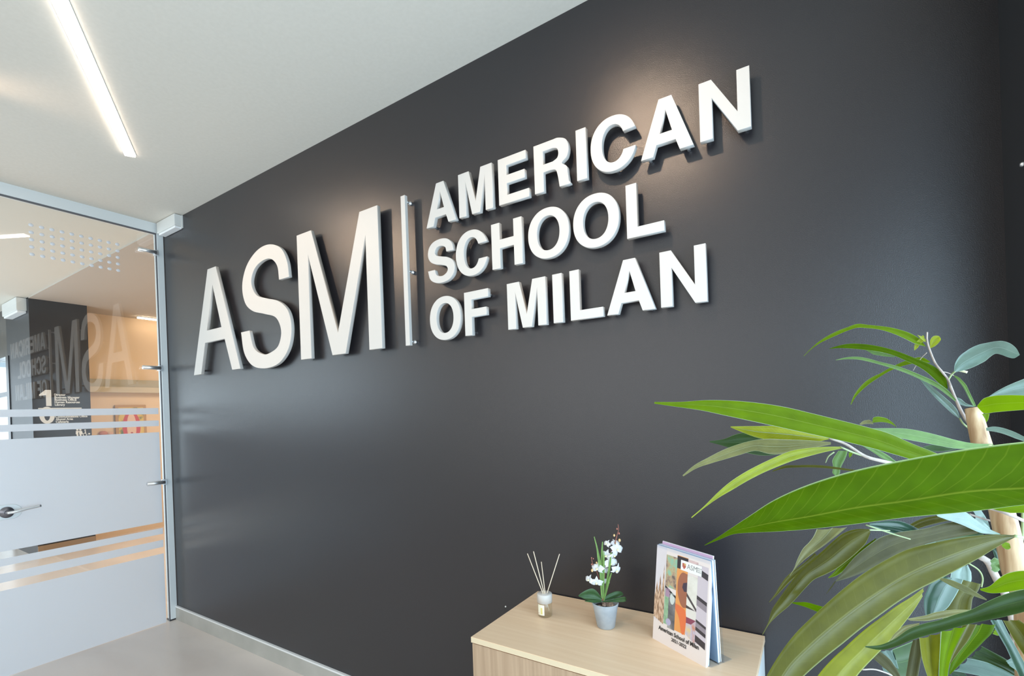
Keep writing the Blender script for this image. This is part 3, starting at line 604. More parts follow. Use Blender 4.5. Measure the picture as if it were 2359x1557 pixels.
# front booklet
b1 = empty('brochure', bA, math.pi*0, 'front brochure with a photo collage cover and the school name and years', 'brochure', 'brochures in the clear holder')
O1 = bA.copy()
slab('pages', bA+bk*.001, bw, bh, .0085, upv, M_paper, b1, O1); slab('cover', bA, bw, bh, .0008, upv, mat('cream_cover', (.82, .72, .68), .3), b1, O1, 0)
fnorm = frame(bA, ex, upv).to_3x3() @ Vector((0, 0, 1)); fsg = -1 if fnorm.dot(bk) > 0 else 1
def cov(name, pts, mt, lay=1):
    """pts in cover units (0..1 across, 0..1 up)"""
    M = Matrix.Translation(-O1) @ frame(bA, ex, upv) @ Matrix.Translation((0, 0, fsg*(.0002*lay)))
    return flat(name, [[(a*bw, b*bh) for a, b in pts]], .0002, 0, mt, b1, M)
def rect(a0, b0, a1, b1_): return [(a0, b0), (a1, b0), (a1, b1_), (a0, b1_)]
cm = lambda n, c, r=.35: mat(n, c, r)
sky_ = cm('print_pale', (.72, .66, .68)); cov('printed_strip', rect(.0, .215, .205, 1), sky_)
Mst = noisy(cm('print_stalks', (.5, .3, .2)), 16, [(.40, (.22, .12, .07)), (.48, (.55, .33, .20)), (.6, (.72, .52, .38))], (22, 22, 3), 5)
cov('printed_strip', [(.0, .24), (.2, .20), (.2, .48), (.17, .82), (.14, .50), (.10, .70), (.07, .50), (.04, .62), (.015, .52), (0, .45)], Mst, 2)
Mmos = noisy(cm('print_mosaic', (.3, .4, .3)), 40, [(.36, (.10, .09, .08)), (.46, (.42, .28, .20)), (.52, (.50, .40, .22)), (.60, (.30, .50, .36))], (1, 1, 1), 4)
cov('printed_strip', rect(.205, .60, .42, .93), Mmos, 2)
cov('printed_strip', [(.205, .585), (.42, .515), (.42, .535), (.205, .61)], cm('print_black', (.02, .02, .02)), 3)
cov('printed_strip', rect(.205, .215, .285, .585), noisy(cm('print_green', (.3, .5, .3)), 60, [(.3, (.20, .36, .20)), (.7, (.40, .58, .38))]), 2); cov('printed_strip', rect(.285, .19, .42, .545), noisy(cm('print_greys', (.2, .2, .2)), 30, [(.35, (.10, .10, .11)), (.55, (.22, .21, .21)), (.7, (.45, .46, .44))]), 2)
cov('printed_strip', rect(.215, .50, .30, .585), cm('print_mauve', (.40, .26, .36)), 3); cov('printed_strip', el(.355, .50, .045, .06, 20), cm('print_mist', (.62, .66, .62)), 3); cov('printed_strip', el(.30, .25, .05, .035, 16), cm('print_lilac', (.45, .42, .58)), 3)
cov('printed_strip', rect(.42, .20, .62, .96), cm('print_orange', (.80, .34, .10)), 2); cov('printed_strip', rect(.42, .83, .62, .955), cm('print_black2', (.035, .025, .03)), 3)
cov('printed_strip', crom2([(.62, .80), (.52, .80), (.455, .72), (.45, .60), (.50, .50), (.56, .46), (.62, .47)], 4), cm('print_brown', (.36, .13, .07)), 3)
cov('printed_strip', crom2([(.42, .47), (.52, .46), (.62, .42), (.62, .24), (.56, .20), (.50, .34), (.42, .42)], 4), cm('print_red_orange', (.78, .18, .06)), 4)
cov('printed_strip', [(.62, .72), (.55, .70), (.535, .655), (.57, .62), (.62, .625)], cm('print_shadow', (.06, .04, .06)), 5)
cov('printed_strip', rect(.62, .49, .80, .80), noisy(cm('print_cream', (.75, .70, .6)), 25, [(.3, (.60, .55, .46)), (.6, (.80, .76, .68))]), 2); cov('printed_strip', [(.62, .585), (.80, .47), (.80, .50), (.62, .62)], cm('print_dark', (.08, .06, .06)), 3)
cov('printed_strip', rect(.62, .385, .80, .47), cm('print_cream2', (.76, .71, .64)), 3); cov('printed_strip', [(.62, .50), (.78, .475), (.62, .47)], cm('print_dark2', (.07, .055, .05)), 4)
cov('printed_strip', [(.62, .385), (.80, .385), (.72, .33), (.62, .325)], cm('print_wine', (.26, .06, .10)), 3); cov('printed_strip', [(.62, .325), (.72, .33), (.80, .385), (.80, .17), (.70, .19), (.62, .22)], noisy(cm('print_plait', (.55, .4, .45)), 30, [(.35, (.62, .25, .14)), (.5, (.55, .50, .60)), (.62, (.74, .56, .30))]), 3)
cov('printed_strip', rect(.80, .175, .975, .93), cm('print_lilac_grey', (.62, .54, .58)), 2)
for i, (a, b) in enumerate(((.84, .90), (.60, .635), (.38, .405), (.30, .335), (.19, .255))): cov('printed_stripe', [(.80, a), (.975, a-.035), (.975, b-.035), (.80, b)], cm('print_stripe%d' % i, (.05, .04, .045)), 3)
for i, (a, b) in enumerate(((.54, .60), (.335, .38))): cov('printed_stripe', [(.80, a), (.975, a-.035), (.975, b-.035), (.80, b)], cm('print_band%d' % i, (.30, .25, .28)), 3)
cov('printed_strip', rect(.62, .83, .80, .95), noisy(cm('print_blush', (.6, .4, .4)), 30, [(.4, (.25, .14, .15)), (.55, (.70, .5, .48))]), 2)
cov('logo_plate', rect(.49, .825, .865, .925), cm('print_white', (.90, .88, .85)), 6)
cov('logo_shield', [(.52, .90), (.585, .90), (.585, .865), (.553, .84), (.52, .865)], cm('print_shield', (.50, .12, .08)), 7); cov('logo_shield', [(.553, .90), (.585, .90), (.585, .88), (.553, .88)], cm('print_shield_gold', (.65, .42, .15)), 8)
M_ink = mat('black_ink', (.02, .018, .018), .4); M_inkg = mat('grey_ink', (.25, .25, .25), .4)
def ctext(s, u, v, size, mt, off, name='printed_text', lay=8, align='LEFT', w=None):
    M = Matrix.Translation(-O1) @ frame(bA, ex, upv) @ Matrix.Translation((u*bw, v*bh, fsg*(.0002*lay))) @ (Matrix.Identity(4) if fsg > 0 else Matrix.Identity(4))
    return text(name, s, size, mt, b1, M, .00005, off, align, sx=w or 1)
ctext('ASM', .605, .855, .021, M_inkg, -.0001, w=.95)
for i, s in enumerate(('AMERICAN', 'SCHOOL', 'OF MILAN')): ctext(s, .775, .890-.018*i, .0042, M_inkg, 0, w=.9)
ctext('American School of Milan', .50, .132, .0168, M_ink, .00045, align='CENTER', w=.88); ctext('2021-2022', .52, .078, .0140, M_ink, .0003, align='CENTER', w=.95)
# second brochure (lilac) and the rear ones
o2 = bA+bk*.0125+ex*.009
b2 = empty('brochure', o2, 0, 'lilac brochure directly behind the front brochure', 'brochure', 'brochures in the clear holder')
slab('pages', o2+bk*.0008, bw-.012, bh+.012, .004, upv, M_paper, b2, o2); slab('cover', o2, bw-.012, bh+.011, .0008, upv, M_pink, b2, o2, 0)
o3 = bA+bk*.046+ex*.004
for i, (lab, t) in enumerate((('thick white brochure in the back pocket of the holder', .007), ('thin rearmost brochure in the back pocket of the holder', .003))):
    oo = o3+bk*(.010*i)+Vector((0, 0, .003)); bb_ = empty('brochure', oo, 0, lab, 'brochure', 'brochures in the clear holder')
    slab('pages', oo, bw, bh-.002, t, upb, M_paper, bb_, oo); slab('cover', oo-bk*.0004, bw, bh-.002, .0004, upb, mat('blue_grey_cover%d' % i, (.35, .45, .55), .35), bb_, oo, 0)
slab('front_sheet', bA+bk*.0105+ex*-.002, bw+.006, bh+.004, .0018, upv, M_clear, stn, SO, 0)
slab('back_sheet', bA+bk*.0435, bw+.008, bh+.004, .0018, upb, M_clear, stn, SO, 0); slab('pocket_sheet', bA+bk*.0635, bw+.008, bh*.98, .0018, upb, M_clear, stn, SO, 0)
bm = bmesh.new(); addbox(bm, 0, bw+.008, 0, .085, 0, .002, 0); Mx = frame(bA+bk*.012, ex, bk); bm.transform(Matrix.Translation(-SO) @ Mx)
zz = min(v.co.z for v in bm.verts)
for v in bm.verts: v.co.z += .0003-zz
bmobj('base_tab', bm, M_clear, stn)
# ---------------------------------------------------------------- ficus
PB = Vector((4.33, -.86, 0))
fc = empty('potted_fig_tree', PB, 0, 'long-leaved fig tree in a pot at the right corner, beside the cabinet', 'plant')
lathe('pot', [(0, .01), (.11, 0), (.12, .01), (.165, .30), (.17, .31), (.155, .315), (.145, .28), (0, .27)], mat('white_pot', (.8, .8, .8), .4), fc)
lathe('soil', [(0, .285), (.146, .282), (.146, .27)], mat('potting_soil', (.04, .03, .02), .9), fc)
def pt(x, y, d): return at(x, y, d)-PB
def ZA(x, y): return (x/2.731+1500, y/2.731+720)
def ZB_(x, y): return (x/3.811+1740, y/3.811+1150)
def ZC(x, y): return (x/4.545+1840, y/4.545+720)
M_cane = noisy(mat('bamboo_cane', (.62, .42, .24), .45), 8, [(.35, (.30, .16, .07)), (.55, (.50, .33, .18)), (.75, (.66, .50, .33))], (14, 14, 1), 4)
cane = crom([Vector((0.01, .03, .27)), Vector((.03, .02, .7)), pt(2372, 1500, .585), pt(2338, 1315, .60), pt(2308, 1179, .61), pt(2262, 1025, .63), pt(2241, 940, .64)], 5)
cn = tube('support_cane', cane, [.0128]*(len(cane)-12)+[.0128-.0044*k/11 for k in range(12)], M_cane, fc, 16)
_ct = cane[-1]; _cdir = (cane[-1]-cane[-2]).normalized()
tube('hollow_shade_plug', [_ct-_cdir*.0005, _ct+_cdir*.0012], [.0052, .0048], mat('hollow_shade', (.05, .03, .02), .9), cn, 12)  # solid plug coloured dark for the shade inside the cane top
tube('cane_node', [cane[-9]-_cdir*.002, cane[-9], cane[-9]+_cdir*.002], [.0122, .0135, .0122], M_cane, cn, 16)
M_bark = noisy(mat('twig_bark', (.38, .30, .25), .7), 60, [(.3, (.28, .21, .18)), (.7, (.52, .44, .38))])
M_green_st = mat('green_shoot', (.27, .33, .15), .5)
def stem(pts, r0, r1, mt=None):
    c = crom(pts, 5); n = len(c); tube('stem', c, [r0+(r1-r0)*k/(n-1) for k in range(n)], mt or M_bark, fc, 8)
def sC(x, y, d): return pt(*ZC(x, y), d)
def sB(x, y, d): return pt(*ZB_(x, y), d)
def sA(x, y, d): return pt(*ZA(x, y), d)
stem([Vector((-.03, -.02, .27)), Vector((.0, .0, .75)), sB(2290, 1400, .66), sB(2090, 640, .66), sB(1960, 490, .66), sB(1860, 330, .66), sB(1740, 190, .67)], .006, .003)
stem([sC(1860, 1420, .66), sC(1800, 1200, .66), sC(1740, 1100, .66), sC(1690, 1010, .66), sC(1640, 900, .67), sC(1600, 800, .67), sC(1560, 700, .68), sC(1500, 620, .68), sC(1430, 530, .69), sC(1375, 400, .70), sC(1345, 290, .70), sC(1345, 205, .70)], .0022, .001)
stem([sC(1565, 705, .68), sC(1600, 650, .68), sC(1640, 612, .675)], .0012, .0012, M_green_st)
stem([sC(1685, 1105, .665), sC(1720, 1160, .66), sC(1785, 1215, .66)], .001, .0012, M_green_st)
stem([sC(1500, 618, .68), sC(1560, 630, .68), sC(1625, 660, .68)], .0006, .0006)
stem([sA(2150, 1230, .60), sA(1700, 1000, .58), sA(1500, 945, .57), sA(1350, 905, .57), sA(1230, 830, .57), sA(1120, 790, .57)], .0028, .0012)
stem([sA(1500, 945, .57), sA(1300, 890, .57), sA(1190, 845, .56)], .0013, .001, M_green_st)
stem([sB(1990, 60, .60), sB(2100, 90, .59), sB(2220, 130, .58), sB(2359, 190, .58), sB(2450, 240, .58)], .0018, .002)
stem([sB(2350, 100, .62), sB(2345, 300, .62), sB(2330, 420, .62), sB(2350, 620, .62), sB(2345, 760, .62)], .0018, .0022, M_green_st)
stem([sB(1880, 130, .63), sB(2000, 170, .63), sB(2110, 200, .63)], .0012, .0012)
stem([sB(2280, 322, .40), sB(2360, 335, .42), sB(2500, 350, .46)], .0012, .0013, M_green_st)
stem([sB(1870, 560, .6), sB(1960, 620, .6), sB(1995, 690, .6), sB(1985, 770, .6)], .0009, .0009, M_green_st)
stem([sB(970, 225, .56), sB(1200, 302, .56), sB(1360, 350, .56)], .0009, .0007, M_green_st)
stem([sB(1000, 268, .5), sB(1090, 272, .52), sB(1180, 275, .55)], .0009, .0006, M_green_st)
stem([sB(940, 1495, .6), sB(1060, 1495, .6), sB(1220, 1551, .6)], .0009, .0009)
stem([sC(1340, 420, .70), sC(1280, 480, .71), sC(1225, 560, .72), sC(1198, 608, .72)], .0006, .0004)
stem([sC(1640, 600, .68), sC(1700, 610, .675), sC(1765, 625, .67)], .0014, .0016, mat('cream_sheath', (.72, .68, .45), .5))
stem([sA(1150, 878, .6), sA(1115, 905, .6), sA(1097, 945, .6)], .001, .0005, M_green_st)
GREEN = leaf_mat('fig_leaf_green', (.085, .165, .0015), (.30, .38, .03), (.50, .62, .30), trans=.36, rough=.55, spec=.04, tcol=(.16, .30, .0015))
BRIGHT = leaf_mat('fig_leaf_bright', (.16, .27, .003), (.34, .46, .06), (.72, .82, .6), trans=.42, rough=.5, spec=.10, tcol=(.24, .38, .003), veins=.12)
YOUNG = leaf_mat('fig_leaf_young', (.40, .46, .02), (.75, .78, .35), (.80, .86, .50), trans=.45, rough=.35, spec=.25, tcol=(.50, .56, .02), veins=.15)
OLIVE = leaf_mat('fig_leaf_olive', (.120, .112, .010), (.22, .21, .06), (.27, .30, .12), trans=.22, rough=.33, veins=.10, spec=.10)
TAN = leaf_mat('fig_leaf_tan', (.26, .24, .075), (.55, .56, .32), (.6, .66, .4), trans=.25, rough=.42, veins=.08)
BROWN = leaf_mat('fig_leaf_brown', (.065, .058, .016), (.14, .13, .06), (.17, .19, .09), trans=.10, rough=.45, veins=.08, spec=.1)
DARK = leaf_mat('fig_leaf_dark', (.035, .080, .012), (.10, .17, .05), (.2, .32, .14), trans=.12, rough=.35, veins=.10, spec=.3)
TEAL_SHEEN = leaf_mat('fig_leaf_bluegreen', (.05, .125, .075), (.16, .26, .18), (.35, .5, .4), trans=.15, rough=.3, veins=.10, spec=.6)  # bluish base colour paints in part of the sky sheen
PALE_SHEEN = leaf_mat('fig_leaf_pale_sheen', (.19, .29, .23), (.34, .45, .38), (.5, .64, .55), trans=.22, rough=.32, veins=.10, spec=.8)  # pale bluish base paints sky sheen onto the window-lit leaves
MINT = leaf_mat('fig_leaf_mint', (.15, .27, .06), (.32, .44, .18), (.5, .64, .4), trans=.28, rough=.38, veins=.05)
NEWL = leaf_mat('fig_leaf_unfolding', (.52, .56, .02), (.72, .84, .74), (.7, .8, .6), trans=.4, rough=.35, veins=.1)
def mk(Z, ups, los, mfr=None):
    """resample upper and lower picture polylines to common stations"""
    def resamp(pl, n):
        L = [0]
        for a, b in zip(pl, pl[1:]): L.append(L[-1]+math.hypot(b[0]-a[0], b[1]-a[1]))
        out = []
        for k in range(n):
            s = L[-1]*k/(n-1); i = 0
            while i < len(L)-2 and L[i+1] < s: i += 1
            t = (s-L[i])/max(1e-9, L[i+1]-L[i]); out.append((pl[i][0]+(pl[i+1][0]-pl[i][0])*t, pl[i][1]+(pl[i+1][1]-pl[i][1])*t))
        return out
    n = max(len(ups), len(los), 7)+1; u, l = resamp(ups, n), resamp(los, n)
    return [(*Z(*a), *Z(*b), mfr if mfr is not None else .5) for a, b in zip(u, l)]
def L(Z, mt, ups, los, d0, d1, fold=.12, tilt=0, mfr=None, dmid=None): leaf('leaf', mk(Z, ups, los, mfr), mt, fc, PB, d0, d1, fold, tilt, dmid)
# the big near leaf
big = [(2560, 800, 2560, 1195, .74), (2346, 812, 2346, 1210, .74), (2000, 855, 1985, 1255, .68), (1650, 915, 1610, 1288, .72), (1290, 990, 1290, 1330, .70), (1000, 1078, 1000, 1362, .72), (780, 1175, 790, 1378, .70), (620, 1278, 645, 1384, .66), (505, 1355, 520, 1394, .55), (420, 1412, 430, 1428, .5), (335, 1462, 337, 1465, .5)]
leaf('leaf', [(*ZA(a, b), *ZA(c, d), e) for a, b, c, d, e in big], GREEN, fc, PB, .38, .45, .10, .25, label='largest long bright green leaf')
L(ZA, BRIGHT, [(20, 562), (150, 564), (300, 552), (430, 548), (640, 562), (860, 597), (1060, 645), (1290, 702), (1480, 752), (1620, 815), (1800, 887), (1950, 960)], [(20, 573), (150, 592), (300, 612), (500, 655), (720, 702), (900, 742), (1100, 785), (1290, 828), (1450, 870), (1620, 918), (1780, 990)], .54, .50, .10, .3)
L(ZA, NEWL, [(500, 716), (590, 714), (800, 712), (950, 738), (1060, 765), (1120, 790)], [(500, 722), (560, 745), (620, 775), (720, 800), (900, 812), (1040, 814), (1120, 797)], .59, .57, -.25)
L(ZA, DARK, [(367, 808), (450, 798), (560, 755), (650, 748), (800, 790), (950, 840)], [(370, 816), (440, 832), (480, 852), (620, 887), (700, 899), (800, 893), (950, 850)], .63, .60, .1)
L(ZA, TAN, [(197, 1024), (262, 965), (380, 900), (480, 850), (600, 812), (700, 793), (860, 798), (1000, 803), (1130, 815)], [(203, 1030), (270, 990), (310, 963), (400, 943), (520, 905), (660, 868), (760, 892), (850, 887), (1000, 855), (1130, 830)], .56, .57, .12)
L(ZA, YOUNG, [(252, 1287), (350, 1203), (420, 1130), (520, 1045), (640, 975), (800, 900), (900, 862), (1000, 850), (1100, 843), (1200, 843)], [(256, 1292), (360, 1208), (440, 1155), (540, 1098), (640, 1038), (740, 992), (860, 942), (960, 912), (1080, 880), (1200, 855)], .50, .56, .22)
L(ZA, OLIVE, [(762, 996), (830, 963), (980, 957), (1100, 962), (1200, 977), (1320, 994)], [(765, 1000), (830, 980), (960, 972), (1100, 978), (1200, 990), (1320, 1004)], .6, .58, .2)
L(ZA, MINT, [(1180, 868), (1152, 905), (1137, 940), (1148, 970), (1138, 1005), (1158, 1026)], [(1236, 870), (1228, 905), (1208, 945), (1190, 980), (1188, 1012), (1166, 1028)], .64, .66)
L(ZA, BRIGHT, [(1243, 880), (1243, 900), (1248, 912)], [(1272, 880), (1262, 900), (1250, 913)], .6, .6)
L(ZA, MINT, [(1380, 728), (1480, 727), (1640, 731), (1760, 760), (1880, 790), (1990, 822), (2150, 826)], [(1380, 733), (1500, 775), (1640, 805), (1760, 826), (1880, 852), (2000, 862), (2150, 836)], .6, .62, .15)
L(ZA, DARK, [(1700, 848), (1760, 832), (1850, 840), (1920, 855)], [(1700, 852), (1760, 872), (1850, 874), (1920, 860)], .66, .66)
L(ZA, MINT, [(1290, 805), (1400, 850), (1480, 890), (1560, 950)], [(1280, 812), (1370, 862), (1450, 915), (1520, 945)], .6, .6)
L(ZA, BRIGHT, [(1392, 688), (1395, 662), (1430, 652), (1480, 664), (1520, 690), (1543, 718)], [(1395, 692), (1415, 691), (1450, 688), (1490, 694), (1520, 705), (1542, 721)], .62, .62)
L(ZA, TAN, [(1310, 702), (1335, 680), (1375, 674), (1395, 688)], [(1320, 706), (1350, 700), (1380, 700), (1398, 702)], .63, .63)
L(ZC, BRIGHT, [(50, 455), (160, 343), (240, 280), (340, 222), (450, 172), (540, 143), (610, 117), (800, 134), (960, 154), (1100, 188), (1200, 228), (1290, 288), (1330, 350)], [(53, 458), (165, 352), (250, 305), (350, 258), (460, 210), (550, 175), (620, 157), (800, 168), (960, 208), (1080, 258), (1180, 308), (1260, 345), (1325, 354)], .76, .70, .25, .3)
L(ZC, GREEN, [(320, 376), (420, 344), (500, 326), (620, 324), (760, 338), (900, 364), (1040, 406), (1160, 453), (1280, 500), (1400, 550), (1500, 620), (1550, 700), (1562, 790)], [(322, 380), (430, 372), (520, 375), (640, 385), (760, 398), (880, 415), (1000, 450), (1120, 503), (1230, 553), (1330, 615), (1420, 695), (1500, 772), (1552, 800)], .74, .675, .15, .2)
L(ZC, MINT, [(690, 386), (850, 410), (1000, 455)], [(700, 392), (780, 438), (900, 460), (1010, 466)], .745, .73)
L(ZC, MINT, [(385, 495), (480, 470), (600, 460), (720, 478), (860, 518), (1000, 550), (1120, 588), (1240, 638), (1360, 688), (1480, 753), (1560, 808), (1645, 910)], [(390, 499), (490, 488), (610, 490), (740, 515), (880, 553), (1010, 592), (1130, 635), (1250, 688), (1370, 745), (1470, 800), (1560, 868), (1638, 930)], .72, .665, .2)
L(ZC, BRIGHT, [(543, 962), (570, 880), (640, 778), (730, 693), (850, 638), (960, 573), (1080, 518), (1180, 478), (1280, 464), (1350, 482), (1377, 515)], [(549, 964), (590, 890), (665, 808), (750, 738), (850, 672), (960, 607), (1080, 560), (1180, 537), (1280, 530), (1340, 528), (1376, 522)], .76, .71, .2)
L(ZC, PALE_SHEEN, [(1258, 680), (1340, 718), (1420, 795), (1520, 878), (1600, 948), (1660, 1020), (1688, 1105)], [(1260, 688), (1330, 778), (1410, 870), (1500, 960), (1580, 1035), (1650, 1095), (1684, 1112)], .70, .665, .15)
L(ZC, PALE_SHEEN, [(1625, 612), (1632, 540), (1680, 460), (1780, 380), (1900, 330), (2050, 302), (2130, 297), (2225, 325), (2285, 380), (2294, 415), (2314, 438)], [(1640, 625), (1750, 600), (1850, 562), (1950, 510), (2030, 443), (2060, 430), (2120, 440), (2180, 465), (2250, 480), (2300, 455), (2314, 444)], .675, .60, -.12, -.4)
L(ZC, MINT, [(1618, 653), (1680, 678), (1750, 748), (1792, 838), (1832, 920), (1858, 978)], [(1622, 662), (1680, 720), (1735, 800), (1770, 870), (1800, 930), (1830, 982)], .68, .65)
L(ZC, YOUNG, [(1373, 368), (1374, 290), (1400, 250), (1440, 240), (1475, 250), (1488, 280)], [(1378, 374), (1415, 358), (1445, 338), (1468, 315), (1480, 298), (1487, 284)], .70, .69)
L(ZC, YOUNG, [(1210, 396), (1208, 350), (1225, 305), (1250, 290), (1300, 235)], [(1213, 396), (1250, 365), (1272, 330), (1290, 310), (1330, 300)], .71, .70)
L(ZC, YOUNG, [(1240, 232), (1290, 250), (1330, 290)], [(1245, 236), (1280, 275), (1325, 310)], .70, .70)
L(ZC, PALE_SHEEN, [(1640, 880), (1700, 905), (1760, 955), (1840, 978)], [(1648, 900), (1680, 960), (1750, 982), (1840, 985)], .67, .66)
L(ZC, BRIGHT, [(1868, 975), (1890, 932), (1950, 890), (2050, 868), (2200, 861), (2359, 867), (2560, 900)], [(1872, 990), (1900, 1040), (1940, 1056), (2050, 1044), (2200, 1030), (2359, 1018), (2560, 995)], .60, .54, .12)
L(ZC, PALE_SHEEN, [(1980, 885), (2090, 812), (2200, 758), (2359, 692), (2560, 640)], [(1990, 895), (2090, 885), (2200, 874), (2359, 872), (2560, 880)], .63, .60, .08)
L(ZC, BRIGHT, [(1905, 1062), (1925, 1110), (1950, 1163)], [(1998, 1060), (1985, 1120), (1954, 1166)], .63, .63)
L(ZC, PALE_SHEEN, [(1960, 1206), (2050, 1192), (2150, 1208), (2260, 1248), (2359, 1298), (2500, 1370)], [(1962, 1236), (2080, 1250), (2180, 1282), (2280, 1322), (2359, 1348), (2500, 1410)], .62, .58)
L(ZA, BRIGHT, [(2140, 1232), (2346, 1200), (2500, 1190)], [(2170, 1242), (2260, 1260), (2346, 1260), (2500, 1252)], .48, .46)
# lower mass (crop B)
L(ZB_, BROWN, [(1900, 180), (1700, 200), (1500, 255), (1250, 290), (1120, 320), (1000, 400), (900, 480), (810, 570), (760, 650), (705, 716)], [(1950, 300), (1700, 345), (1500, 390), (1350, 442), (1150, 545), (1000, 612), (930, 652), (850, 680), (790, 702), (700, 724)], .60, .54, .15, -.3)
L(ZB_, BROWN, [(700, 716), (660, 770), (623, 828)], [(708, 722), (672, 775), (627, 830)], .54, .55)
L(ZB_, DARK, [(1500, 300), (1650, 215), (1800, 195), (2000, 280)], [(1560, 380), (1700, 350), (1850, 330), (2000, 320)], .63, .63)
L(ZB_, OLIVE, [(1300, 250), (1450, 170), (1600, 140), (1750, 150)], [(1400, 270), (1500, 235), (1620, 205), (1740, 180)], .66, .66)
L(ZB_, BRIGHT, [(1060, 340), (950, 415), (860, 485), (760, 565), (700, 608), (690, 650), (638, 688)], [(1060, 350), (950, 475), (860, 560), (780, 625), (740, 655), (700, 680), (643, 693)], .57, .56)
L(ZB_, TEAL_SHEEN, [(1000, 212), (1150, 188), (1260, 188), (1400, 238), (1500, 308), (1587, 374)], [(1010, 232), (1200, 298), (1330, 333), (1420, 370), (1500, 397), (1585, 380)], .58, .60, -.1)
L(ZB_, PALE_SHEEN, [(1590, 138), (1750, 110), (1840, 108), (1950, 188), (2050, 258), (2150, 303)], [(1600, 150), (1700, 186), (1800, 216), (1920, 272), (2000, 302), (2150, 311)], .57, .60, .1)
L(ZB_, PALE_SHEEN, [(1900, 95), (1980, 90), (2030, 170), (2060, 250)], [(1960, 250), (2000, 255), (2040, 258), (2062, 260)], .66, .66)
L(ZB_, TEAL_SHEEN, [(2090, 430), (2150, 420), (2190, 560), (2200, 640)], [(2080, 440), (2120, 560), (2150, 630), (2190, 645)], .66, .64)
L(ZB_, BRIGHT, [(2160, 400), (2190, 372), (2230, 385), (2240, 420)], [(2170, 420), (2200, 440), (2225, 442), (2240, 430)], .58, .58)
L(ZB_, MINT, [(2060, 540), (2100, 510), (2140, 530), (2145, 600)], [(2070, 620), (2100, 640), (2125, 640), (2145, 620)], .64, .64)
L(ZB_, TAN, [(540, 262), (500, 350), (420, 430), (370, 520), (345, 600), (300, 670)], [(810, 240), (690, 340), (580, 425), (470, 500), (380, 575), (303, 673)], .56, .58, .15)
L(ZB_, OLIVE, [(520, 470), (430, 560), (300, 650), (230, 730), (195, 800), (120, 902)], [(560, 520), (450, 600), (340, 690), (270, 755), (215, 818), (124, 905)], .58, .60)
L(ZB_, OLIVE, [(1000, 262), (900, 258), (790, 285), (680, 370), (560, 480), (440, 580), (340, 690), (210, 870), (140, 980), (115, 1075), (98, 1112), (60, 1187)], [(1012, 288), (1005, 335), (960, 400), (860, 500), (720, 605), (600, 668), (520, 702), (430, 790), (340, 892), (240, 990), (150, 1050), (66, 1190)], .50, .52, -.25, -.5, .45)
L(ZB_, GREEN, [(310, 903), (450, 902), (600, 945)], [(320, 912), (440, 945), (560, 995)], .56, .5)
GOLD = leaf_mat('fig_leaf_gold', (.24, .24, .012), (.34, .34, .06), (.4, .45, .16), trans=.3, rough=.4, veins=.06, spec=.15)
L(ZB_, GOLD, [(1490, 768), (1380, 850), (1250, 930), (1100, 1040), (950, 1150), (800, 1290), (640, 1440), (540, 1560), (480, 1650)], [(1470, 850), (1390, 980), (1290, 1110), (1190, 1235), (1090, 1340), (990, 1440), (900, 1540), (840, 1650)], .47, .43, -.22, -.5)
st = [(2290, 316, 2290, 328, .5), (2100, 308, 2130, 415, .45), (1850, 330, 1960, 520, .48), (1600, 375, 1790, 610, .52), (1350, 435, 1620, 700, .55), (1150, 530, 1420, 800, .55), (950, 650, 1250, 905, .55), (780, 780, 1090, 1020, .52), (620, 920, 930, 1135, .5), (480, 1050, 770, 1265, .48), (350, 1180, 600, 1400, .48), (220, 1350, 420, 1560, .45), (100, 1551, 300, 1700, .45), (60, 1680, 150, 1780, .45)]
leaf('leaf', [(*ZB_(a, b), *ZB_(c, d), e) for a, b, c, d, e in st], OLIVE, fc, PB, .42, .36, -.16, -.5, label='long drooping olive leaf with a pale midrib')
L(ZB_, TEAL_SHEEN, [(1640, 678), (1540, 738), (1490, 840), (1478, 940), (1500, 1035)], [(1825, 706), (1790, 790), (1740, 880), (1680, 965), (1600, 1005)], .52, .50, -.2)
L(ZB_, PALE_SHEEN, [(1790, 590), (1720, 640), (1715, 690), (1760, 720)], [(1865, 575), (1895, 640), (1900, 700), (1890, 735)], .56, .55)
L(ZB_, OLIVE, [(1825, 706), (1760, 800), (1700, 885), (1670, 980), (1640, 1060)], [(1978, 742), (1960, 800), (1905, 875), (1895, 965), (1860, 1060)], .53, .50)
L(ZB_, OLIVE, [(1600, 690), (1700, 698), (1850, 760), (1960, 828), (2032, 878)], [(1610, 700), (1720, 762), (1850, 822), (1960, 865), (2030, 886)], .48, .49)
L(ZB_, BRIGHT, [(1972, 786), (2060, 762), (2140, 690), (2220, 640), (2359, 625), (2520, 640)], [(1978, 800), (2080, 830), (2230, 812), (2300, 800), (2359, 790), (2520, 790)], .47, .44)
L(ZB_, TAN, [(1330, 1050), (1500, 1018), (1600, 984), (1750, 968), (1900, 970)], [(1360, 1066), (1500, 1070), (1640, 1045), (1780, 1015), (1900, 980)], .43, .42)
L(ZB_, TAN, [(1160, 1270), (1220, 1180), (1300, 1110), (1440, 1085)], [(1170, 1280), (1260, 1220), (1360, 1150), (1440, 1100)], .44, .43)
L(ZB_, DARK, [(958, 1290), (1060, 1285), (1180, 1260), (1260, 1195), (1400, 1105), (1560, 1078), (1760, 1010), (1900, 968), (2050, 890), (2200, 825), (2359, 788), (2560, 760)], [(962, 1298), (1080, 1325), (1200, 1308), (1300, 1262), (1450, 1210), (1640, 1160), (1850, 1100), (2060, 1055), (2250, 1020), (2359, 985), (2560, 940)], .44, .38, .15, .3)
L(ZB_, DARK, [(1200, 1320), (1300, 1280), (1400, 1240), (1440, 1300)], [(1240, 1560), (1300, 1570), (1360, 1560), (1400, 1500)], .60, .60)
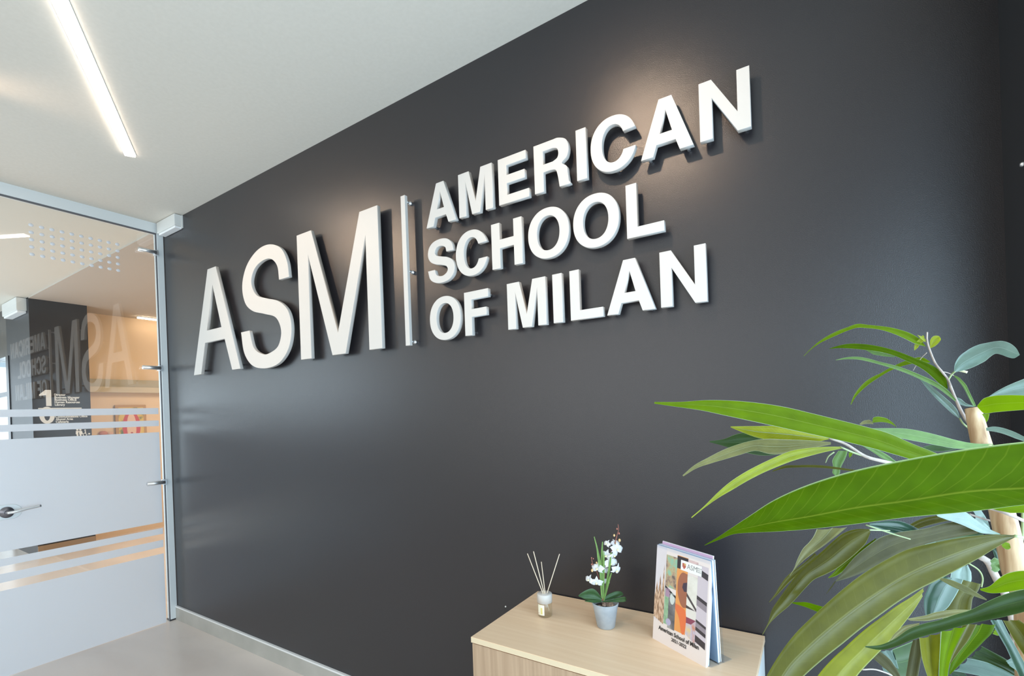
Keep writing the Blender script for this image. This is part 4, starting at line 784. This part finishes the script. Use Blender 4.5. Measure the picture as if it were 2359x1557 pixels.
L(ZB_, BROWN, [(1385, 1235), (1365, 1300), (1345, 1400), (1320, 1551), (1310, 1650)], [(1460, 1215), (1470, 1330), (1450, 1430), (1430, 1551), (1400, 1650)], .52, .50)
L(ZB_, GOLD, [(1440, 1215), (1450, 1320), (1470, 1430), (1510, 1551), (1540, 1650)], [(1625, 1165), (1628, 1300), (1615, 1420), (1605, 1551), (1600, 1650)], .48, .45, .2)
L(ZB_, BRIGHT, [(1630, 1155), (1622, 1290), (1615, 1420), (1610, 1551), (1610, 1650)], [(1860, 1100), (1790, 1230), (1735, 1340), (1703, 1450), (1690, 1560), (1685, 1650)], .47, .45, .15)
L(ZB_, GREEN, [(1870, 1095), (1800, 1225), (1735, 1345), (1712, 1440), (1700, 1532)], [(2110, 1090), (2100, 1150), (1970, 1285), (1830, 1420), (1708, 1542)], .48, .50)
L(ZB_, OLIVE, [(1820, 1100), (1760, 1220), (1720, 1350), (1700, 1440)], [(1950, 1090), (1880, 1230), (1790, 1340), (1715, 1440)], .47, .48)
L(ZB_, DARK, [(1985, 1288), (2100, 1348), (2250, 1430), (2330, 1520), (2420, 1640)], [(1875, 1388), (2000, 1430), (2150, 1492), (2290, 1555), (2380, 1660)], .62, .60)
L(ZB_, TEAL_SHEEN, [(1860, 1395), (2000, 1420), (2150, 1480), (2300, 1560), (2380, 1640)], [(1735, 1505), (1880, 1530), (2040, 1565), (2180, 1620), (2300, 1680)], .60, .58)
L(ZB_, TEAL_SHEEN, [(1740, 1510), (1820, 1500), (1880, 1580), (1900, 1650)], [(1720, 1540), (1760, 1600), (1800, 1640), (1850, 1680)], .62, .60)
L(ZB_, TEAL_SHEEN, [(2165, 1060), (2220, 1175), (2290, 1300), (2370, 1450), (2430, 1600)], [(2065, 1065), (2130, 1180), (2200, 1300), (2260, 1430), (2330, 1580), (2360, 1650)], .52, .48, -.15)
L(ZB_, OLIVE, [(2310, 1055), (2400, 1120), (2480, 1250), (2560, 1400)], [(2175, 1062), (2250, 1200), (2330, 1330), (2430, 1460), (2520, 1560)], .56, .52)
L(ZB_, TEAL_SHEEN, [(2200, 1420), (2260, 1390), (2320, 1440), (2359, 1500)], [(2230, 1460), (2290, 1500), (2330, 1540), (2370, 1560)], .58, .58)
L(ZB_, BRIGHT, [(2100, 1140), (2140, 1150), (2160, 1190)], [(2080, 1180), (2120, 1195), (2155, 1200)], .56, .56)
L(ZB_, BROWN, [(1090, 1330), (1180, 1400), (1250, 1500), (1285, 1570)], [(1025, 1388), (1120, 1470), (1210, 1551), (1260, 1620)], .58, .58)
L(ZB_, TEAL_SHEEN, [(1205, 1318), (1240, 1415), (1272, 1540)], [(1090, 1330), (1180, 1425), (1268, 1545)], .60, .60)
L(ZB_, TEAL_SHEEN, [(1110, 1470), (1170, 1510), (1230, 1555)], [(1120, 1500), (1180, 1550), (1230, 1600)], .62, .62)
